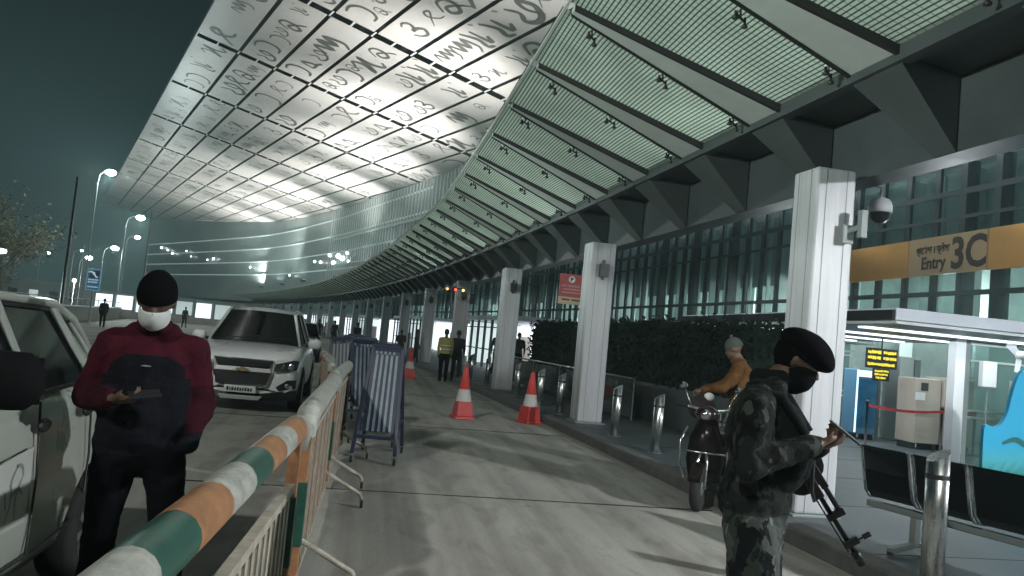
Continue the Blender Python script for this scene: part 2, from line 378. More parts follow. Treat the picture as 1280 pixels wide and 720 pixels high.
bm = NB(); solid_strip(bm, SV2, [(.3, 3.6), (.3, 4.29), (.62, 4.29), (.62, 3.6)]); obj('column_beam', bm, M['steel_dark'], can)
bm = NB(); solid_strip(bm, SV2, [(NI-.05, 4.22), (NI-.05, 4.36), (NI+.08, 4.36), (NI+.08, 4.22)]); obj('screen_rail', bm, M['steel_dark'], can)
# inner soffit between the beam and the glass wall, with recessed dark coffers
inn = thing('inner_soffit', 'pale sloping soffit with dark coffers between column beam and glass wall', 'soffit')
NF = 7.3
bm = NB(); solid_strip(bm, SV2, [(.9, 4.45), (5.6, 6.12), (NF+9, 6.14), (NF+9, 6.3), (5.5, 6.3), (.9, 4.6)]); obj('soffit_panel', bm, M['soffit_in'], inn)
bm = NB()
for i, s in enumerate(rib_s[:50]):
    if i % 2: continue
    prism(bm, [at(s+.5, 1.2, 4.53), at(s+3.1, 1.2, 4.53), at(s+3.1, 4.6, 5.74), at(s+.5, 4.6, 5.74)], [at(s+.5, 1.2, 4.58), at(s+3.1, 1.2, 4.58), at(s+3.1, 4.6, 5.78), at(s+.5, 4.6, 5.78)])
bmesh.ops.translate(bm, verts=bm.verts[:], vec=(0, 0, -.03))
obj('coffer', bm, M['steel_dark'], inn)
bm = NB(); solid_strip(bm, SV2, [(NF-.45, 5.98), (NF-.45, 6.08), (NF-.3, 6.08), (NF-.3, 5.98)]); obj('cove_edge', bm, mat('cove_light', (.8, .85, .9), .4, emis=1.6, ecol=(.85, .95, 1)), inn)

# ------------------------------------------------------------------ glass wall of the terminal (right)
fac = thing('glass_wall', 'tall ground-floor glass wall of the terminal with dark mullions and white fins', 'facade')
M['mull'] = mat('dark_mullion', (.035, .05, .05), .45)
M['fin'] = mat('white_fin', (.62, .7, .69), .45)
M['pane1'] = glass('green_tinted_glass', (.16, .27, .25), .74, .06)
k = 0; s = -4.0
random.seed(11)
while k < 96:
    th = ang(s); u = V((-sin(th), cos(th), 0)); nn = V((cos(th), sin(th), 0))
    bm = NB(); wd = random.choice((.07, .09, .30, .12)); p = at(s, NF); zb = 2.66 if 9.6 < s < 19.3 else .15
    beam(bm, p+V((0, 0, zb)), p+V((0, 0, 6.04)), wd, .16, upv=u)
    bmesh.ops.translate(bm, verts=bm.verts[:], vec=-nn*.06)
    obj('mullion', bm, M['mull'], fac)
    bm = NB(); off = .25+random.random()*.35
    q = p+u*off+nn*.35; beam(bm, q+V((0, 0, zb+.01)), q+V((0, 0, 6.0)), random.choice((.08, .12, .26, .4)), .03, upv=u)
    obj('fin', bm, M['fin'], fac)
    s += .85 if k < 60 else 1.6; k += 1
SVF = [s*1.5 for s in range(-3, 150)]
for z, h in ((5.35, .12), (4.85, .07), (3.3, .1), (2.62, .1)):
    bm = NB(); solid_strip(bm, SVF, [(NF-.22, z), (NF-.22, z+h), (NF-.175, z+h), (NF-.175, z)]); obj('transom', bm, M['mull'], fac)
for a, b, zb in [(-4, 9.6, .16), (9.6, 19.3, 2.66)]+[(19.3+k*15, 34.3+k*15, .16) for k in range(9)]:
    bm = NB(); strip(bm, [a+(b-a)*k/4 for k in range(5)], NF, zb, NF, 6.05); obj('glass_pane', bm, M['pane1'], fac)
# interior seen through the glass: back wall, ceiling lights
inr = thing('terminal_hall', 'dim teal interior of the terminal hall seen through the glass wall', 'hall')
bm = NB(); strip(bm, SVF, NF+6, .15, NF+6, 6.1); obj('back_wall', bm, mat('hall_back_wall', (.42, .52, .5), .6, emis=.035, ecol=(.6, .85, .82), noise_amt=.35, scale=.8), inr)  # back wall given a faint glow in place of hall light
for i in range(34):
    s = -2+i*3.1; bm = NB(); a = at(s, NF+2.2, 5.9); beam(bm, a, at(s+1.1, NF+2.2, 5.9), .14, .03); obj('hall_light', bm, M['lamp'], inr)
bm = NB()
for i in range(60):
    s = -4+i*1.9+random.random(); beam(bm, at(s, NF+3.4, .15), at(s, NF+3.4, 6.05), .12+.3*random.random(), .1)
obj('hall_post', bm, M['fin'], inr)

# ------------------------------------------------------------------ upper glass wall beneath the big roof
def catmull(pts, n=8):
    out = []; P = [V(pts[0])*2-V(pts[1])]+[V(p) for p in pts]+[V(pts[-1])*2-V(pts[-2])]
    for i in range(1, len(P)-2):
        for k in range(n):
            t = k/n; a, b, c, d = P[i-1:i+3]
            out.append(.5*((2*b)+(c-a)*t+(2*a-5*b+4*c-d)*t*t+(3*b-a-3*c+d)*t**3))
    out.append(P[-2]); return out
RO = V((-11.763, 51.257, 20.846)); RL = V((-.341, .940, .020)).normalized(); RC = V((.921, .338, -.191)); RC = (RC-RL*RC.dot(RL)).normalized(); RN = RL.cross(RC).normalized()
if RN.z > 0: RN = -RN                                # points down to the street
def roofz(x, y): return RO.z-((x-RO.x)*RN.x+(y-RO.y)*RN.y)/RN.z
wp = catmull([(12.2, -6), (12, 20), (11.2, 38), (8.6, 57), (7.1, 65), (5.2, 74), (-.5, 92), (-6.8, 111.6), (-19, 142), (-37.7, 173), (-54, 198)], 10)
upw = thing('upper_glass_wall', 'tall curved upper glass wall with horizontal light lines below the large roof', 'facade')
M['ugl'] = mat('grey_fritted_glass', (.32, .39, .38), .22, noise_amt=.12, scale=.12, spec=.6)
bm = NB(); a = [bm.verts.new((p.x, p.y, 4.0)) for p in wp]; b = [bm.verts.new((p.x, p.y, roofz(p.x, p.y)-.05)) for p in wp]
for i in range(len(a)-1): bm.faces.new((a[i], a[i+1], b[i+1], b[i])).smooth = True
obj('glazing', bm, M['ugl'], upw)
def off(i, d): 
    t = (wp[min(i+1, len(wp)-1)]-wp[max(i-1, 0)]).normalized(); return V((wp[i].x-t.y*d, wp[i].y+t.x*d))
M['hline'] = mat('lit_transom_line', (.6, .7, .7), .4, emis=.28, ecol=(.7, .9, .9))
for hz in (8.6, 10.9, 13.2, 15.5):
    bm = NB(); rg = []
    for i in range(52, len(wp)):
        q = off(i, .12); rg.append([bm.verts.new(v) for v in ((wp[i].x, wp[i].y, hz), (q.x, q.y, hz), (q.x, q.y, hz+.16), (wp[i].x, wp[i].y, hz+.16))])
    for A, B in zip(rg, rg[1:]):
        for k in range(4): bm.faces.new((A[k], A[(k+1) % 4], B[(k+1) % 4], B[k]))
    obj('light_line', bm, M['hline'], upw)
# vertical fins on the near stretch of that wall
L_ = [0]
for i in range(1, len(wp)): L_.append(L_[-1]+(wp[i]-wp[i-1]).length)
def wat(d):
    for i in range(1, len(wp)):
        if L_[i] >= d:
            f = (d-L_[i-1])/(L_[i]-L_[i-1]); return wp[i-1].lerp(wp[i], f), (wp[i]-wp[i-1]).normalized()
    return wp[-1], (wp[-1]-wp[-2]).normalized()
M['ufin'] = mat('pale_facade_fin', (.5, .56, .54), .4)
for k in range(98):
    p, t = wat(28+k*.95); q = p+V((-t.y, t.x))*.28
    bm = NB(); beam(bm, (q.x, q.y, 6.4), (q.x, q.y, roofz(q.x, q.y)-.3), .08, .3, upv=(t.x, t.y, 0)); obj('facade_fin', bm, M['ufin'], upw)
bm = NB()
for hz in (9.2, 12.6):
    for d in range(28, 118, 3):
        p, t = wat(d); p2, t2 = wat(d+3); n1 = V((-t.y, t.x))*.45; n2 = V((-t2.y, t2.x))*.45
        beam(bm, (p.x+n1.x, p.y+n1.y, hz), (p2.x+n2.x, p2.y+n2.y, hz), .14, .22)
obj('fin_rail', bm, M['ufin'], upw)
# glowing balls added to imitate street lamp reflections in the upper wall
M['reflglow'] = mat('lamp_reflection_glow', (1, 1, 1), .4, emis=5, ecol=(.9, 1, 1))
random.seed(5)
for (d, z, r) in [(208, 14.6, .35), (204, 14.0, .3), (201, 13.2, .3), (193, 13.6, .22), (190, 12.4, .2), (181, 11.6, .22), (178, 11.8, .3), (160, 10.0, .22), (139, 8.3, .2),
                  (126, 10.0, .25), (123, 9.8, .25), (119, 10.6, .3), (117, 9.5, .35), (115, 10.3, .4), (113, 9.9, .4), (111, 10.5, .25), (110, 9.4, .2)]:
    p, t = wat(d); q = p+V((-t.y, t.x))*.5
    ORDN = ['first', 'second', 'third', 'fourth', 'fifth', 'sixth', 'seventh', 'eighth']
    nL = globals().get('nL', -1)+1; kk = nL if nL < 7 else nL-7 if nL < 9 else nL-9
    L = thing('lamp_reflection', ORDN[kk]+' imitated lamp reflection from the left '+('in the scattered cluster low on the upper glass wall' if nL < 7 else 'of the pair between both reflection clusters' if nL < 9 else 'in the dense right cluster low on the upper glass wall'), 'lamp', (q.x, q.y, z), 0, 'imitated lamp reflections on the upper glass wall')
    bm = NB(); ball(bm, (0, 0, 0), r*.8, 8); obj('glow_ball', bm, M['reflglow'], L)
    bm = NB(); beam(bm, (0, 0, r*.7), (0, 0, r+.5), .06, .06); obj('bracket', bm, M['steel_mid'], L)

# ------------------------------------------------------------------ the big roof: panels with dark gaps and written characters
roof = thing('main_roof', 'huge pale overhanging roof soffit of rectangular panels covered in dark handwritten characters', 'roof')
def R(u, v, d=0): return RO+RL*u+RC*v+RN*d
M['soffit'] = mat('roof_soffit_panel', (.60, .59, .565), .42, noise_amt=.10, scale=.18)
M['ink'] = mat('dark_lettering', (.12, .125, .115), .5)
us = [-60, -37.5, -21.5, -6.2, 8.0, 23.2, 39.6, 56.6, 75, 94, 114, 134, 152]
vs = [0, 3.0, 5.72, 8.44, 11.16, 13.9, 16.6, 19.3, 22.0, 24.8, 28.0]
GL = [
 [[(0, .9), (.25, 1), (.45, .8), (.3, .55), (.1, .5), (.4, .5), (.6, .3), (.4, .05), (.1, .1), (-.1, .35)]],
 [[(-.3, .75), (0, .95), (.15, .6), (-.05, .15), (.25, .5), (.5, .95), (.45, .45), (.7, .1), (.95, .3)]],
 [[(0, .5), (.3, .95), (.65, .9), (.75, .5), (.5, .15), (.2, .3), (.35, .6), (.8, .35), (1.1, .05)]],
 [[(.1, 1), (.6, 1.05), (1.0, .8), (1.05, .35), (.8, .05), (.4, .0)]],
 [[(0, .2), (.5, .25), (.2, .75), (0, .2)], [(.5, .25), (.85, .1)]],
 [[(-.1, .4), (.15, .9), (.4, .35), (.6, .95), (.8, .4), (1.0, .9), (1.15, .3), (.9, .0)]],
 [[(.1, .95), (.35, .6), (.1, .3), (.4, .1), (.8, .2), (1.1, .6), (.85, .95), (.7, .6), (1.0, .2)]],
 [[(0, 1), (.3, .5), (.2, .1), (.5, .0)], [(.5, .9), (.6, .2), (.85, .45)], [(.95, 1.05), (1.0, 1.1)]],
 [[(-.1, .1), (.3, .5), (.8, .9), (.55, 1.05), (.35, .75), (.7, .3), (1.1, .25)]],
]
def ribbon(bm, pts, F, w):
    c = catmull(pts, 4) if len(pts) > 2 else [V(p) for p in pts]
    n = len(c); prev = None
    for i, p in enumerate(c):
        t = (c[min(i+1, n-1)]-c[max(i-1, 0)]); t = t.normalized() if t.length > 1e-6 else V((1, 0))
        ww = w*(.55+.75*sin(pi*(i+.5)/n)); nn = V((-t.y, t.x))*ww
        a, b = bm.verts.new(F(p+nn)), bm.verts.new(F(p-nn))
        if prev: bm.faces.new((prev[0], prev[1], b, a))
        prev = (a, b)
random.seed(21)
for i in range(len(us)-1):
    for j in range(len(vs)-1):
        u0, u1 = us[i]+.42, us[i+1]-.42; v0, v1 = vs[j]+.13, vs[j+1]-.13
        if j == 0: v0 = 0
        c = R((u0+u1)/2, (v0+v1)/2)
        if c.x > 13 and c.y > 60 or u0 < -70: continue
        bm = NB(); prism(bm, [R(u0, v0), R(u1, v0), R(u1, v1), R(u0, v1)], [R(u0, v0, -.02), R(u1, v0, -.02), R(u1, v1, -.02), R(u0, v1, -.02)])
        pn = obj('soffit_panel', bm, M['soffit'], roof)
        if u0 > 100: continue
        bm = NB(); u = u1-.8
        big = u0 < 30
        while u > u0+1.6:
            g = random.choice(GL); sz = random.uniform(1.0, 2.1); wd = sz*random.uniform(.85, 1.25)
            vb = v0+.35+random.random()*max(.05, (v1-v0-sz-.5)); 
            if random.random() < (.14 if u0 < 8 else .3 if u0 < 20 else .5): u -= wd; continue
            for st in g:
                ribbon(bm, st, lambda p: R(u-p.x*wd, vb+sz-p.y*sz, .02), (.06 if u0 < 8 else .042 if u0 < 20 else .03)*sz/1.5)  # far strokes made thinner and sparser to imitate fading in haze
            u -= wd*1.1+random.choice((.1, .3, .9, .2))
        if len(bm.verts): obj('lettering', bm, M['ink'], pn)
bm = NB(); prism(bm, [R(-60, .3, -.7), R(152, .3, -.7), R(152, 28, -.7), R(-60, 28, -.7)], [R(-60, .3, -1.3), R(152, .3, -1.3), R(152, 28, -1.3), R(-60, 28, -1.3)]); obj('roof_deck', bm, M['black'], roof)
bm = NB(); beam(bm, R(-60, .02, -.45), R(152, .02, -.45), .12, .7, upv=RN); obj('edge_fascia', bm, M['white'], roof)
# gap brackets: short white clips across the dark transverse joints
bm = NB()
for uu in us[2:9]:
    for j in range(len(vs)-1):
        v = (vs[j]+vs[j+1])/2; beam(bm, R(uu-.43, v, -.03), R(uu+.43, v, -.03), .12, .05, upv=RN)
        v = vs[j]; beam(bm, R(uu-.43, v, -.03), R(uu+.43, v, -.03), .1, .05, upv=RN)
obj('joint_clip', bm, M['white'], roof)

# floodlights that wash the roof from the deck above the lower canopy
fl = None; FL = [(30, -1), (46, 1.5), (60, -.5), (74, 1), (90, 0), (107, 0), (125, 0), (145, 0), (166, 0)]
for i, (s, n) in enumerate(FL):
    p = at(s, (1.2 if i < 5 else .2)+n*.2, 6.45)
    L = thing('roof_floodlight', 'floodlight on the lower deck washing the big roof with white light, '+('nearest', 'second', 'third', 'fourth', 'fifth', 'sixth', 'seventh', 'eighth', 'farthest')[i]+' of nine', 'floodlight', p, 0, 'floodlights hidden on the deck washing the roof')
    bm = NB(); box(bm, -.3, .3, -.25, .25, 0, .3); obj('housing', bm, M['steel_dark'], L, bevel=.02)
    bm = NB(); box(bm, -.26, .26, -.21, .21, .302, .31); obj('lens', bm, M['light_white'], L)
    tg = V((p.x-1.6, p.y+3.5, 18)) if i < 5 else V((p.x-7, p.y+5, 18))
    light('SPOT', 'flood', p+V((0, 0, .5)), 18000*(.45 if i == 0 else .8 if i == 1 else 1 if i < 5 else 1.35), (1, .98, .94), tg, .25, 86 if i < 5 else 112, 1.0)
for i in range(5):
    light('POINT', 'screen_fill', at(1+i*8, 1.3, 6.8), 300, (.93, 1, .95), size=.2)  # added point fills without fixtures, brightening the screens from above
# light outside the frame over the neighbouring entrance, the one that throws the long shadows across the road
ecan = thing('added_porch_roof', 'added white flat porch roof out of view with a hooded lamp', 'porch')  # unseen porch added around the lamp to shape its light
bm = NB(); box(bm, 7.2, 11.9, -3.5, .2, 3.02, 3.3); obj('roof_slab', bm, M['white'], ecan, bevel=.02)
for y in (-3.2, 0):
    bm = NB(); box(bm, 7.3, 7.5, y-.1, y+.1, .15, 3.018); obj('post', bm, M['white'], ecan, bevel=.02)
light('POINT', 'porch_lamp', (9.0, 1.5, 4.3), 3500, (.96, .98, 1), size=.12)
bm = NB(); lathe(bm, [(.01, 1.2), (.02, 1.2), (.02, .33), (.51, .32), (.51, -.15), (.5, -.15), (.5, .30), (.01, .30)], 40, (9.0, 1.5, 4.37)); obj('cutoff_hood', bm, M['steel_dark'], ecan)  # hood added to keep the lamp's upper rays off the column tops
bm = NB(); lathe(bm, [(.1, 0), (.12, .04), (.12, .1)], 16, (9.0, 1.5, 4.42)); obj('lamp_body', bm, M['light_white'], ecan)

# mast on the far side of the road behind the camera: its light reaches under the canopy edge
mast = thing('light_mast', 'tall floodlight mast across the road behind the viewer', 'mast', (-14, -16, 0))
bm = NB(); tube(bm, [(0, 0, -.03), (0, 0, 19.4)], [.22, .12], 12); obj('pole', bm, M['inox'], mast)
bm = NB(); box(bm, -.6, .6, -.1, .25, 19.4, 19.8); obj('lamp_head', bm, M['steel_mid'], mast, bevel=.03)
light('SPOT', 'mast_flood', (-13.9, -15.5, 19.3), 15500, (.98, 1, .93), (1, 7, 0), .5, 58, .5)
for k in range(7):      # added fills floating in the hall to lift its ceiling and walls
    p = at(8+k*14, NF+3, 5.7); light('POINT', 'hall_fill', at(6+k*11, NF+3, 3.4), 520, (.88, 1, .98), size=.6)

# added fill lamps for the soffit, the sign and the canopy underside
for i, (x, y) in enumerate(((9.6, 12.2), (9.4, 17.5))):
    t = thing('soffit_fill_lamp', 'added soffit uplight on the porch roof, '+('nearer', 'farther')[i]+' of two', 'floodlight', (x, y, 2.6)); bm = NB(); box(bm, -.15, .15, -.1, .1, 0, .14); obj('housing', bm, M['steel_dark'], t, bevel=.01)
    light('SPOT', 'fill', (x, y, 2.82), 620, (.88, .97, 1), (x-1.5, y-1, 6), .15, 150, .8)
for i, (x, y) in enumerate(((-9, 1), (-10.5, 11))):
    t = thing('canopy_fill_pole', 'added fill floodlight on a short pole out of view across the road, '+('behind', 'beside')[i]+' the parked white car', 'floodlight', (x, y, 0)); bm = NB(); tube(bm, [(0, 0, 0), (0, 0, 3.2)], .06, 10); obj('pole', bm, M['inox'], t)
    bm = NB(); box(bm, -.2, .2, -.25, .25, 3.2, 3.42); obj('lamp_head', bm, M['steel_mid'], t, bevel=.02)
    light('SPOT', 'canopy_fill', (x+.25, y, 3.5), 7500, (.9, 1, .93), (2.2, y+7, 6.2), .2, 52, .9)

# ------------------------------------------------------------------ entrance porch with the lit vestibule (3C)
M['fascia'] = mat('white_fascia', (.62, .64, .72), .4, noise_amt=.05, scale=2)
M['clear'] = glass('clear_glass', (.12, .2, .19), .72, .04)
vest = thing('entrance_porch', 'flat-roofed glass vestibule below the orange entry sign', 'vestibule')
bm = NB(); box(bm, 7.55, 12.0, 10.7, 19.0, 2.42, 2.6); obj('roof_slab', bm, M['fascia'], vest, bevel=.01)
bm = NB(); box(bm, 7.5, 7.545, 10.72, 19.02, 2.42, 2.57); obj('dark_fascia', bm, M['black'], vest)
bm = NB(); box(bm, 7.6, 11.95, 10.75, 18.9, 2.37, 2.418); obj('ceiling', bm, M['white'], vest)
for y in (12.2, 14.2, 16.2, 18):
    bm = NB(); box(bm, 8.0, 11.6, y-.12, y+.12, 2.345, 2.368); obj('ceiling_light', bm, M['light_white'], vest)
light('AREA', 'porch_ceiling_light', (9.9, 13.6, 2.3), 95, (.86, .95, 1), (9.9, 13.6, 0), 3.2, sy=5)
light('AREA', 'porch_ceiling_light', (9.2, 17.2, 2.3), 70, (.86, .95, 1), (9.2, 17.2, 0), 2.5, sy=2.5)
bm = NB(); box(bm, 10.1, 10.3, 12.6, 12.8, .15, 2.37); obj('post', bm, M['white'], vest, bevel=.01)
bm = NB(); box(bm, 10.36, 10.52, 12.75, 12.95, .15, 2.37); obj('post', bm, M['steel_mid'], vest, bevel=.01)
for (a, b) in (((7.9, 18.7), (7.9, 17.0)), ((10.52, 12.85), (11.95, 12.85)), ((9.3, 18.6), (11.9, 18.6))):
    bm = NB(); beam(bm, (a[0], a[1], 1.25), (b[0], b[1], 1.25), .015, 2.2); obj('glass_panel', bm, M['clear'], vest)
    for z in (.98, 1.1, 2.0, 2.3):
        bm = NB(); beam(bm, (a[0], a[1]-.03, z), (b[0], b[1]-.03, z), .04, .035); obj('rail', bm, M['alu'], vest)
bm = NB(); box(bm, 7.7, 11.9, 18.85, 18.95, .15, 2.37); obj('back_wall', bm, mat('vestibule_back_wall', (.45, .52, .5), .4, noise_amt=.3, scale=1.2), vest)
bm = NB()
for x in (8.6, 9.6, 10.15, 11.0): box(bm, x-.05, x+.05, 18.5, 18.6, .15, 2.37)
for z in (2.05, 2.25): box(bm, 8.0, 11.9, 17.6, 17.66, z, z+.05)
obj('door_frame', bm, M['alu'], vest)
for x0, x1, h in ((11.68, 12.03, 2.04), (12.05, 12.2, 2.0)):
    bm = NB(); box(bm, x0, x1, 16.3, 16.9, .15, h); obj('metal_panel', bm, M['alu'] if x0 < 12 else M['steel_mid'], vest, bevel=.01)
def tall_box(name, label, cat, x0, x1, y0, y1, h, m, extra=None):
    t = thing(name, label, cat, ((x0+x1)/2, (y0+y1)/2, .15)); w, d = (x1-x0)/2, (y1-y0)/2
    bm = NB(); box(bm, -w, w, -d, d, .12, h); obj('body', bm, m, t, bevel=.02)
    for sx_ in (-1, 1):
        bm = NB(); box(bm, sx_*w*.8-.04, sx_*w*.8+.04, -d*.8, d*.8, 0, .12); obj('foot', bm, M['plastic'], t)
    if extra: extra(t, w, d)
    return t
M['tan'] = mat('beige_laminate', (.42, .36, .31), .45, noise_amt=.06, scale=3)
def ex(t, w, d):
    bm = NB(); box(bm, -.3, -.08, -d-.01, -d-.002, 1.0, 1.16); obj('notice', bm, M['white'], t)
    bm = NB(); box(bm, -.18, -.02, -d-.01, -d-.002, 1.2, 1.36); obj('screen', bm, M['plastic'], t)
def ex2(t, w, d):
    bm = NB()
    for k in range(4): box(bm, .05, .3, -d-.012, -d-.004, 1.32+k*.07, 1.345+k*.07)
    obj('notice', bm, mat('yellow_notice', (.5, .48, .25), .5), t)
    bm = NB(); box(bm, -.04, .06, -d-.03, -d-.002, 1.05, 1.2); obj('switch_box', bm, M['plastic'], t)
tall_box('cabinet', 'beige cabinet with white notice, left of the white post in the vestibule', 'cabinet', 11.0, 11.58, 14.8, 15.4, 1.45, M['tan'], ex)
tall_box('cabinet', 'beige cabinet with small yellow notice, right next to the post in the vestibule', 'cabinet', 11.6, 12.3, 14.75, 15.35, 1.5, M['tan'], ex2)
# blue display kiosk
def exk(t, w, d):
    bm = NB(); box(bm, -w+.03, w-.03, -d-.008, -d-.002, .25, 1.32); obj('blue_panel', bm, mat('blue_kiosk_print', (.02, .16, .32), .3, noise_amt=.5, scale=3), t)
    bm = NB(); box(bm, -w, w, -d-.014, -d-.009, 1.36, 1.5); box(bm, -w-.012, -w+.03, -d-.014, -d-.009, .15, 1.5); obj('light_edge', bm, mat('kiosk_light_edge', (.7, .85, 1), .4, emis=1.3, ecol=(.6, .85, 1)), t)
tall_box('kiosk', 'blue standing display kiosk with glowing white edge beside the near column', 'kiosk', 10.45, 10.95, 16.0, 16.5, 1.52, mat('kiosk_body', (.1, .25, .38), .4), exk)
# yellow on black notice with rows of writing
t = thing('led_notice', 'black notice with rows of yellow writing hanging in the vestibule', 'sign', (10.6, 15.4, 1.72))
bm = NB(); box(bm, -.36, .36, 0, .04, 0, .42); box(bm, -.18, .2, 0, .04, -.26, -.002); beam(bm, (0, .02, .42), (0, .02, .64), .02, .02); obj('board', bm, M['black'], t)
random.seed(3); YW = mat('yellow_writing', (.8, .65, .05), .5, emis=.55, ecol=(.95, .75, .05))
for z, x0, x1, h in ((.3, -.33, -.03, .075), (.3, .03, .33, .075), (.18, -.33, -.03, .075), (.18, .03, .33, .075), (.05, -.33, .33, .07), (-.08, -.15, .17, .05), (-.15, -.15, .17, .05), (-.22, -.12, .14, .05)):
    x = x0; bm = NB()
    while x < x1-.02:
        w = random.uniform(.015, .05); box(bm, x, min(x+w, x1), -.012, -.002, z+random.uniform(0, h*.2), z+h*random.uniform(.75, 1)); x += w+random.uniform(.006, .016)
    obj('writing', bm, YW, t)
# zig-zag patterned barrier panels
M['zig'] = mat('black_zigzag', (.02, .022, .025), .5)
def zig(name, label, x0, x1, y, z0, z1, n):
    t = thing(name, label, 'glass screen', (x0, y, .15)); w = x1-x0
    bm = NB(); box(bm, 0, w, 0, .015, .05, 1.5); obj('glass_panel', bm, M['clear'], t)
    for x in (0, w): 
        bm = NB(); box(bm, x-.03, x+.03, -.03, .05, 0, 1.55); obj('post', bm, M['alu'], t)
    bm = NB()
    for k in range(n):
        a = w*k/n; b = w*(k+.5)/n; c = w*(k+1)/n
        beam(bm, (a, -.006, z1), (b, -.006, z0), .05, .006, upv=(0, 1, 0)); beam(bm, (b, -.006, z0), (c, -.006, z1), .05, .006, upv=(0, 1, 0))
    obj('zigzag_band', bm, M['zig'], t)
zig('glass_screen', 'glass screen with black zigzag band behind the red belt', 10.95, 11.6, 16.9, .85, 1.12, 3)
zig('glass_screen', 'glass screen with black zigzag band beside the blue wavy board', 11.0, 12.6, 12.3, .85, 1.05, 7)
# red belt barrier
t = thing('belt_barrier', 'queue barrier of three dark posts joined by a sagging red belt', 'barrier', (0, 0, 0))
bp = [(9.8, 14.6), (11.35, 14.45), (12.0, 14.35)]
for x, y in bp:
    bm = NB(); lathe(bm, [(.14, .15), (.14, .17), (.025, .19), (.025, 1.0), (.035, 1.0), (.035, 1.06), (.01, 1.07)], 14, (x, y, 0)); obj('post', bm, M['plastic'], t)
for (a, b, sg) in ((bp[0], bp[1], .1), (bp[1], bp[2], .02)):
    bm = NB(); prev = None
    for k in range(13):
        f = k/12; p = V((a[0]+(b[0]-a[0])*f, a[1]+(b[1]-a[1])*f-.035, 1.0-sg*4*f*(1-f)*.6)); q = (bm.verts.new(p), bm.verts.new(p+V((0, 0, -.055))))
        if prev: bm.faces.new((prev[0], q[0], q[1], prev[1]))
        prev = q
    bmesh.ops.solidify(bm, geom=bm.faces[:], thickness=.004)
    obj('belt', bm, mat('red_belt', (.55, .05, .06), .6), t)
# white box on the post
t = thing('wall_box', 'small white box fixed beside the vestibule post', 'box', (10.75, 12.6, 1.55))
bm = NB(); box(bm, -.14, .14, -.06, .06, 0, .45); obj('case', bm, M['white'], t, bevel=.015)
bm = NB(); beam(bm, (0, .0, -.75), (0, .0, 0), .02, .02); obj('conduit', bm, M['steel_mid'], t)
# ceiling fan-like white lamp cluster
t = thing('wall_fan', 'white wall fan under the vestibule roof, right of the post', 'fan', (11.1, 12.3, 2.15))
bm = NB(); lathe(bm, [(.02, -.05), (.07, -.04), (.08, .04), (.03, .08)], 12); obj('motor', bm, M['white'], t)
for k in range(3):
    a = k*2.09+.4; bm = NB(); beam(bm, (.06*cos(a), 0, .06*sin(a)), (.3*cos(a), 0, .3*sin(a)), .11, .012, upv=(0, 1, .4)); obj('blade', bm, M['white'], t)
bm = NB(); tube(bm, [(0, .05, 0), (0, .1, .12), (0, .1, .22)], .018, 8); obj('bracket', bm, M['white'], t)
# blue wavy display board
t = thing('display_board', 'sky-blue wavy-edged display board with pale pattern at the right edge', 'board', (8.1, 9.5, .15), radians(12))
out = [(0, .25), (0, .86), (.12, .9), (.25, .9), (.36, .98), (.44, 1.12), (.5, 1.35), (.6, 1.6), (.8, 1.75), (1.1, 1.8), (1.5, 1.7), (1.9, 1.6), (1.9, .25)]
sm = [(p.x, p.y) for p in catmull(out, 4)]
bm = NB(); prism(bm, [(x, 0, z) for x, z in sm], [(x, .05, z) for x, z in sm])
mb = bpy.data.materials.new('blue_board_print'); mb.use_nodes = True; tt = mb.node_tree; b = tt.nodes['Principled BSDF']
tcn = tt.nodes.new('ShaderNodeTexCoord'); sp = tt.nodes.new('ShaderNodeSeparateXYZ'); rr = tt.nodes.new('ShaderNodeValToRGB'); nn_ = tt.nodes.new('ShaderNodeTexNoise'); nn_.inputs['Scale'].default_value = 4; nn_.inputs['Distortion'].default_value = 2
aa = tt.nodes.new('ShaderNodeMath'); aa.operation = 'MULTIPLY_ADD'; aa.inputs[1].default_value = .35
tt.links.new(tcn.outputs['Object'], sp.inputs[0]); tt.links.new(tcn.outputs['Object'], nn_.inputs[0]); tt.links.new(nn_.outputs[0], aa.inputs[0]); tt.links.new(sp.outputs['Z'], aa.inputs[2]); tt.links.new(aa.outputs[0], rr.inputs[0])
rr.color_ramp.elements[0].position = .35; rr.color_ramp.elements[0].color = (.03, .16, .12, 1); rr.color_ramp.elements[1].position = .85; rr.color_ramp.elements[1].color = (.04, .38, .62, 1)
e = rr.color_ramp.elements.new(.6); e.color = (.08, .42, .5, 1); tt.links.new(rr.outputs[0], b.inputs['Base Color']); b.inputs['Roughness'].default_value = .35
obj('panel', bm, mb, t)
bm = NB(); ribbon(bm, [(.35, .68), (.6, .74), (.85, .66), (1.1, .7)], lambda p: V((p.x, -.004, p.y)), .03); obj('wave_mark', bm, mat('dark_teal_print', (.03, .14, .14), .5), t)
for x in (.3, 1.5):
    bm = NB(); box(bm, x-.04, x+.04, -.25, .35, 0, .04); box(bm, x-.02, x+.02, .055, .09, .04, .9); obj('foot', bm, M['steel_mid'], t)
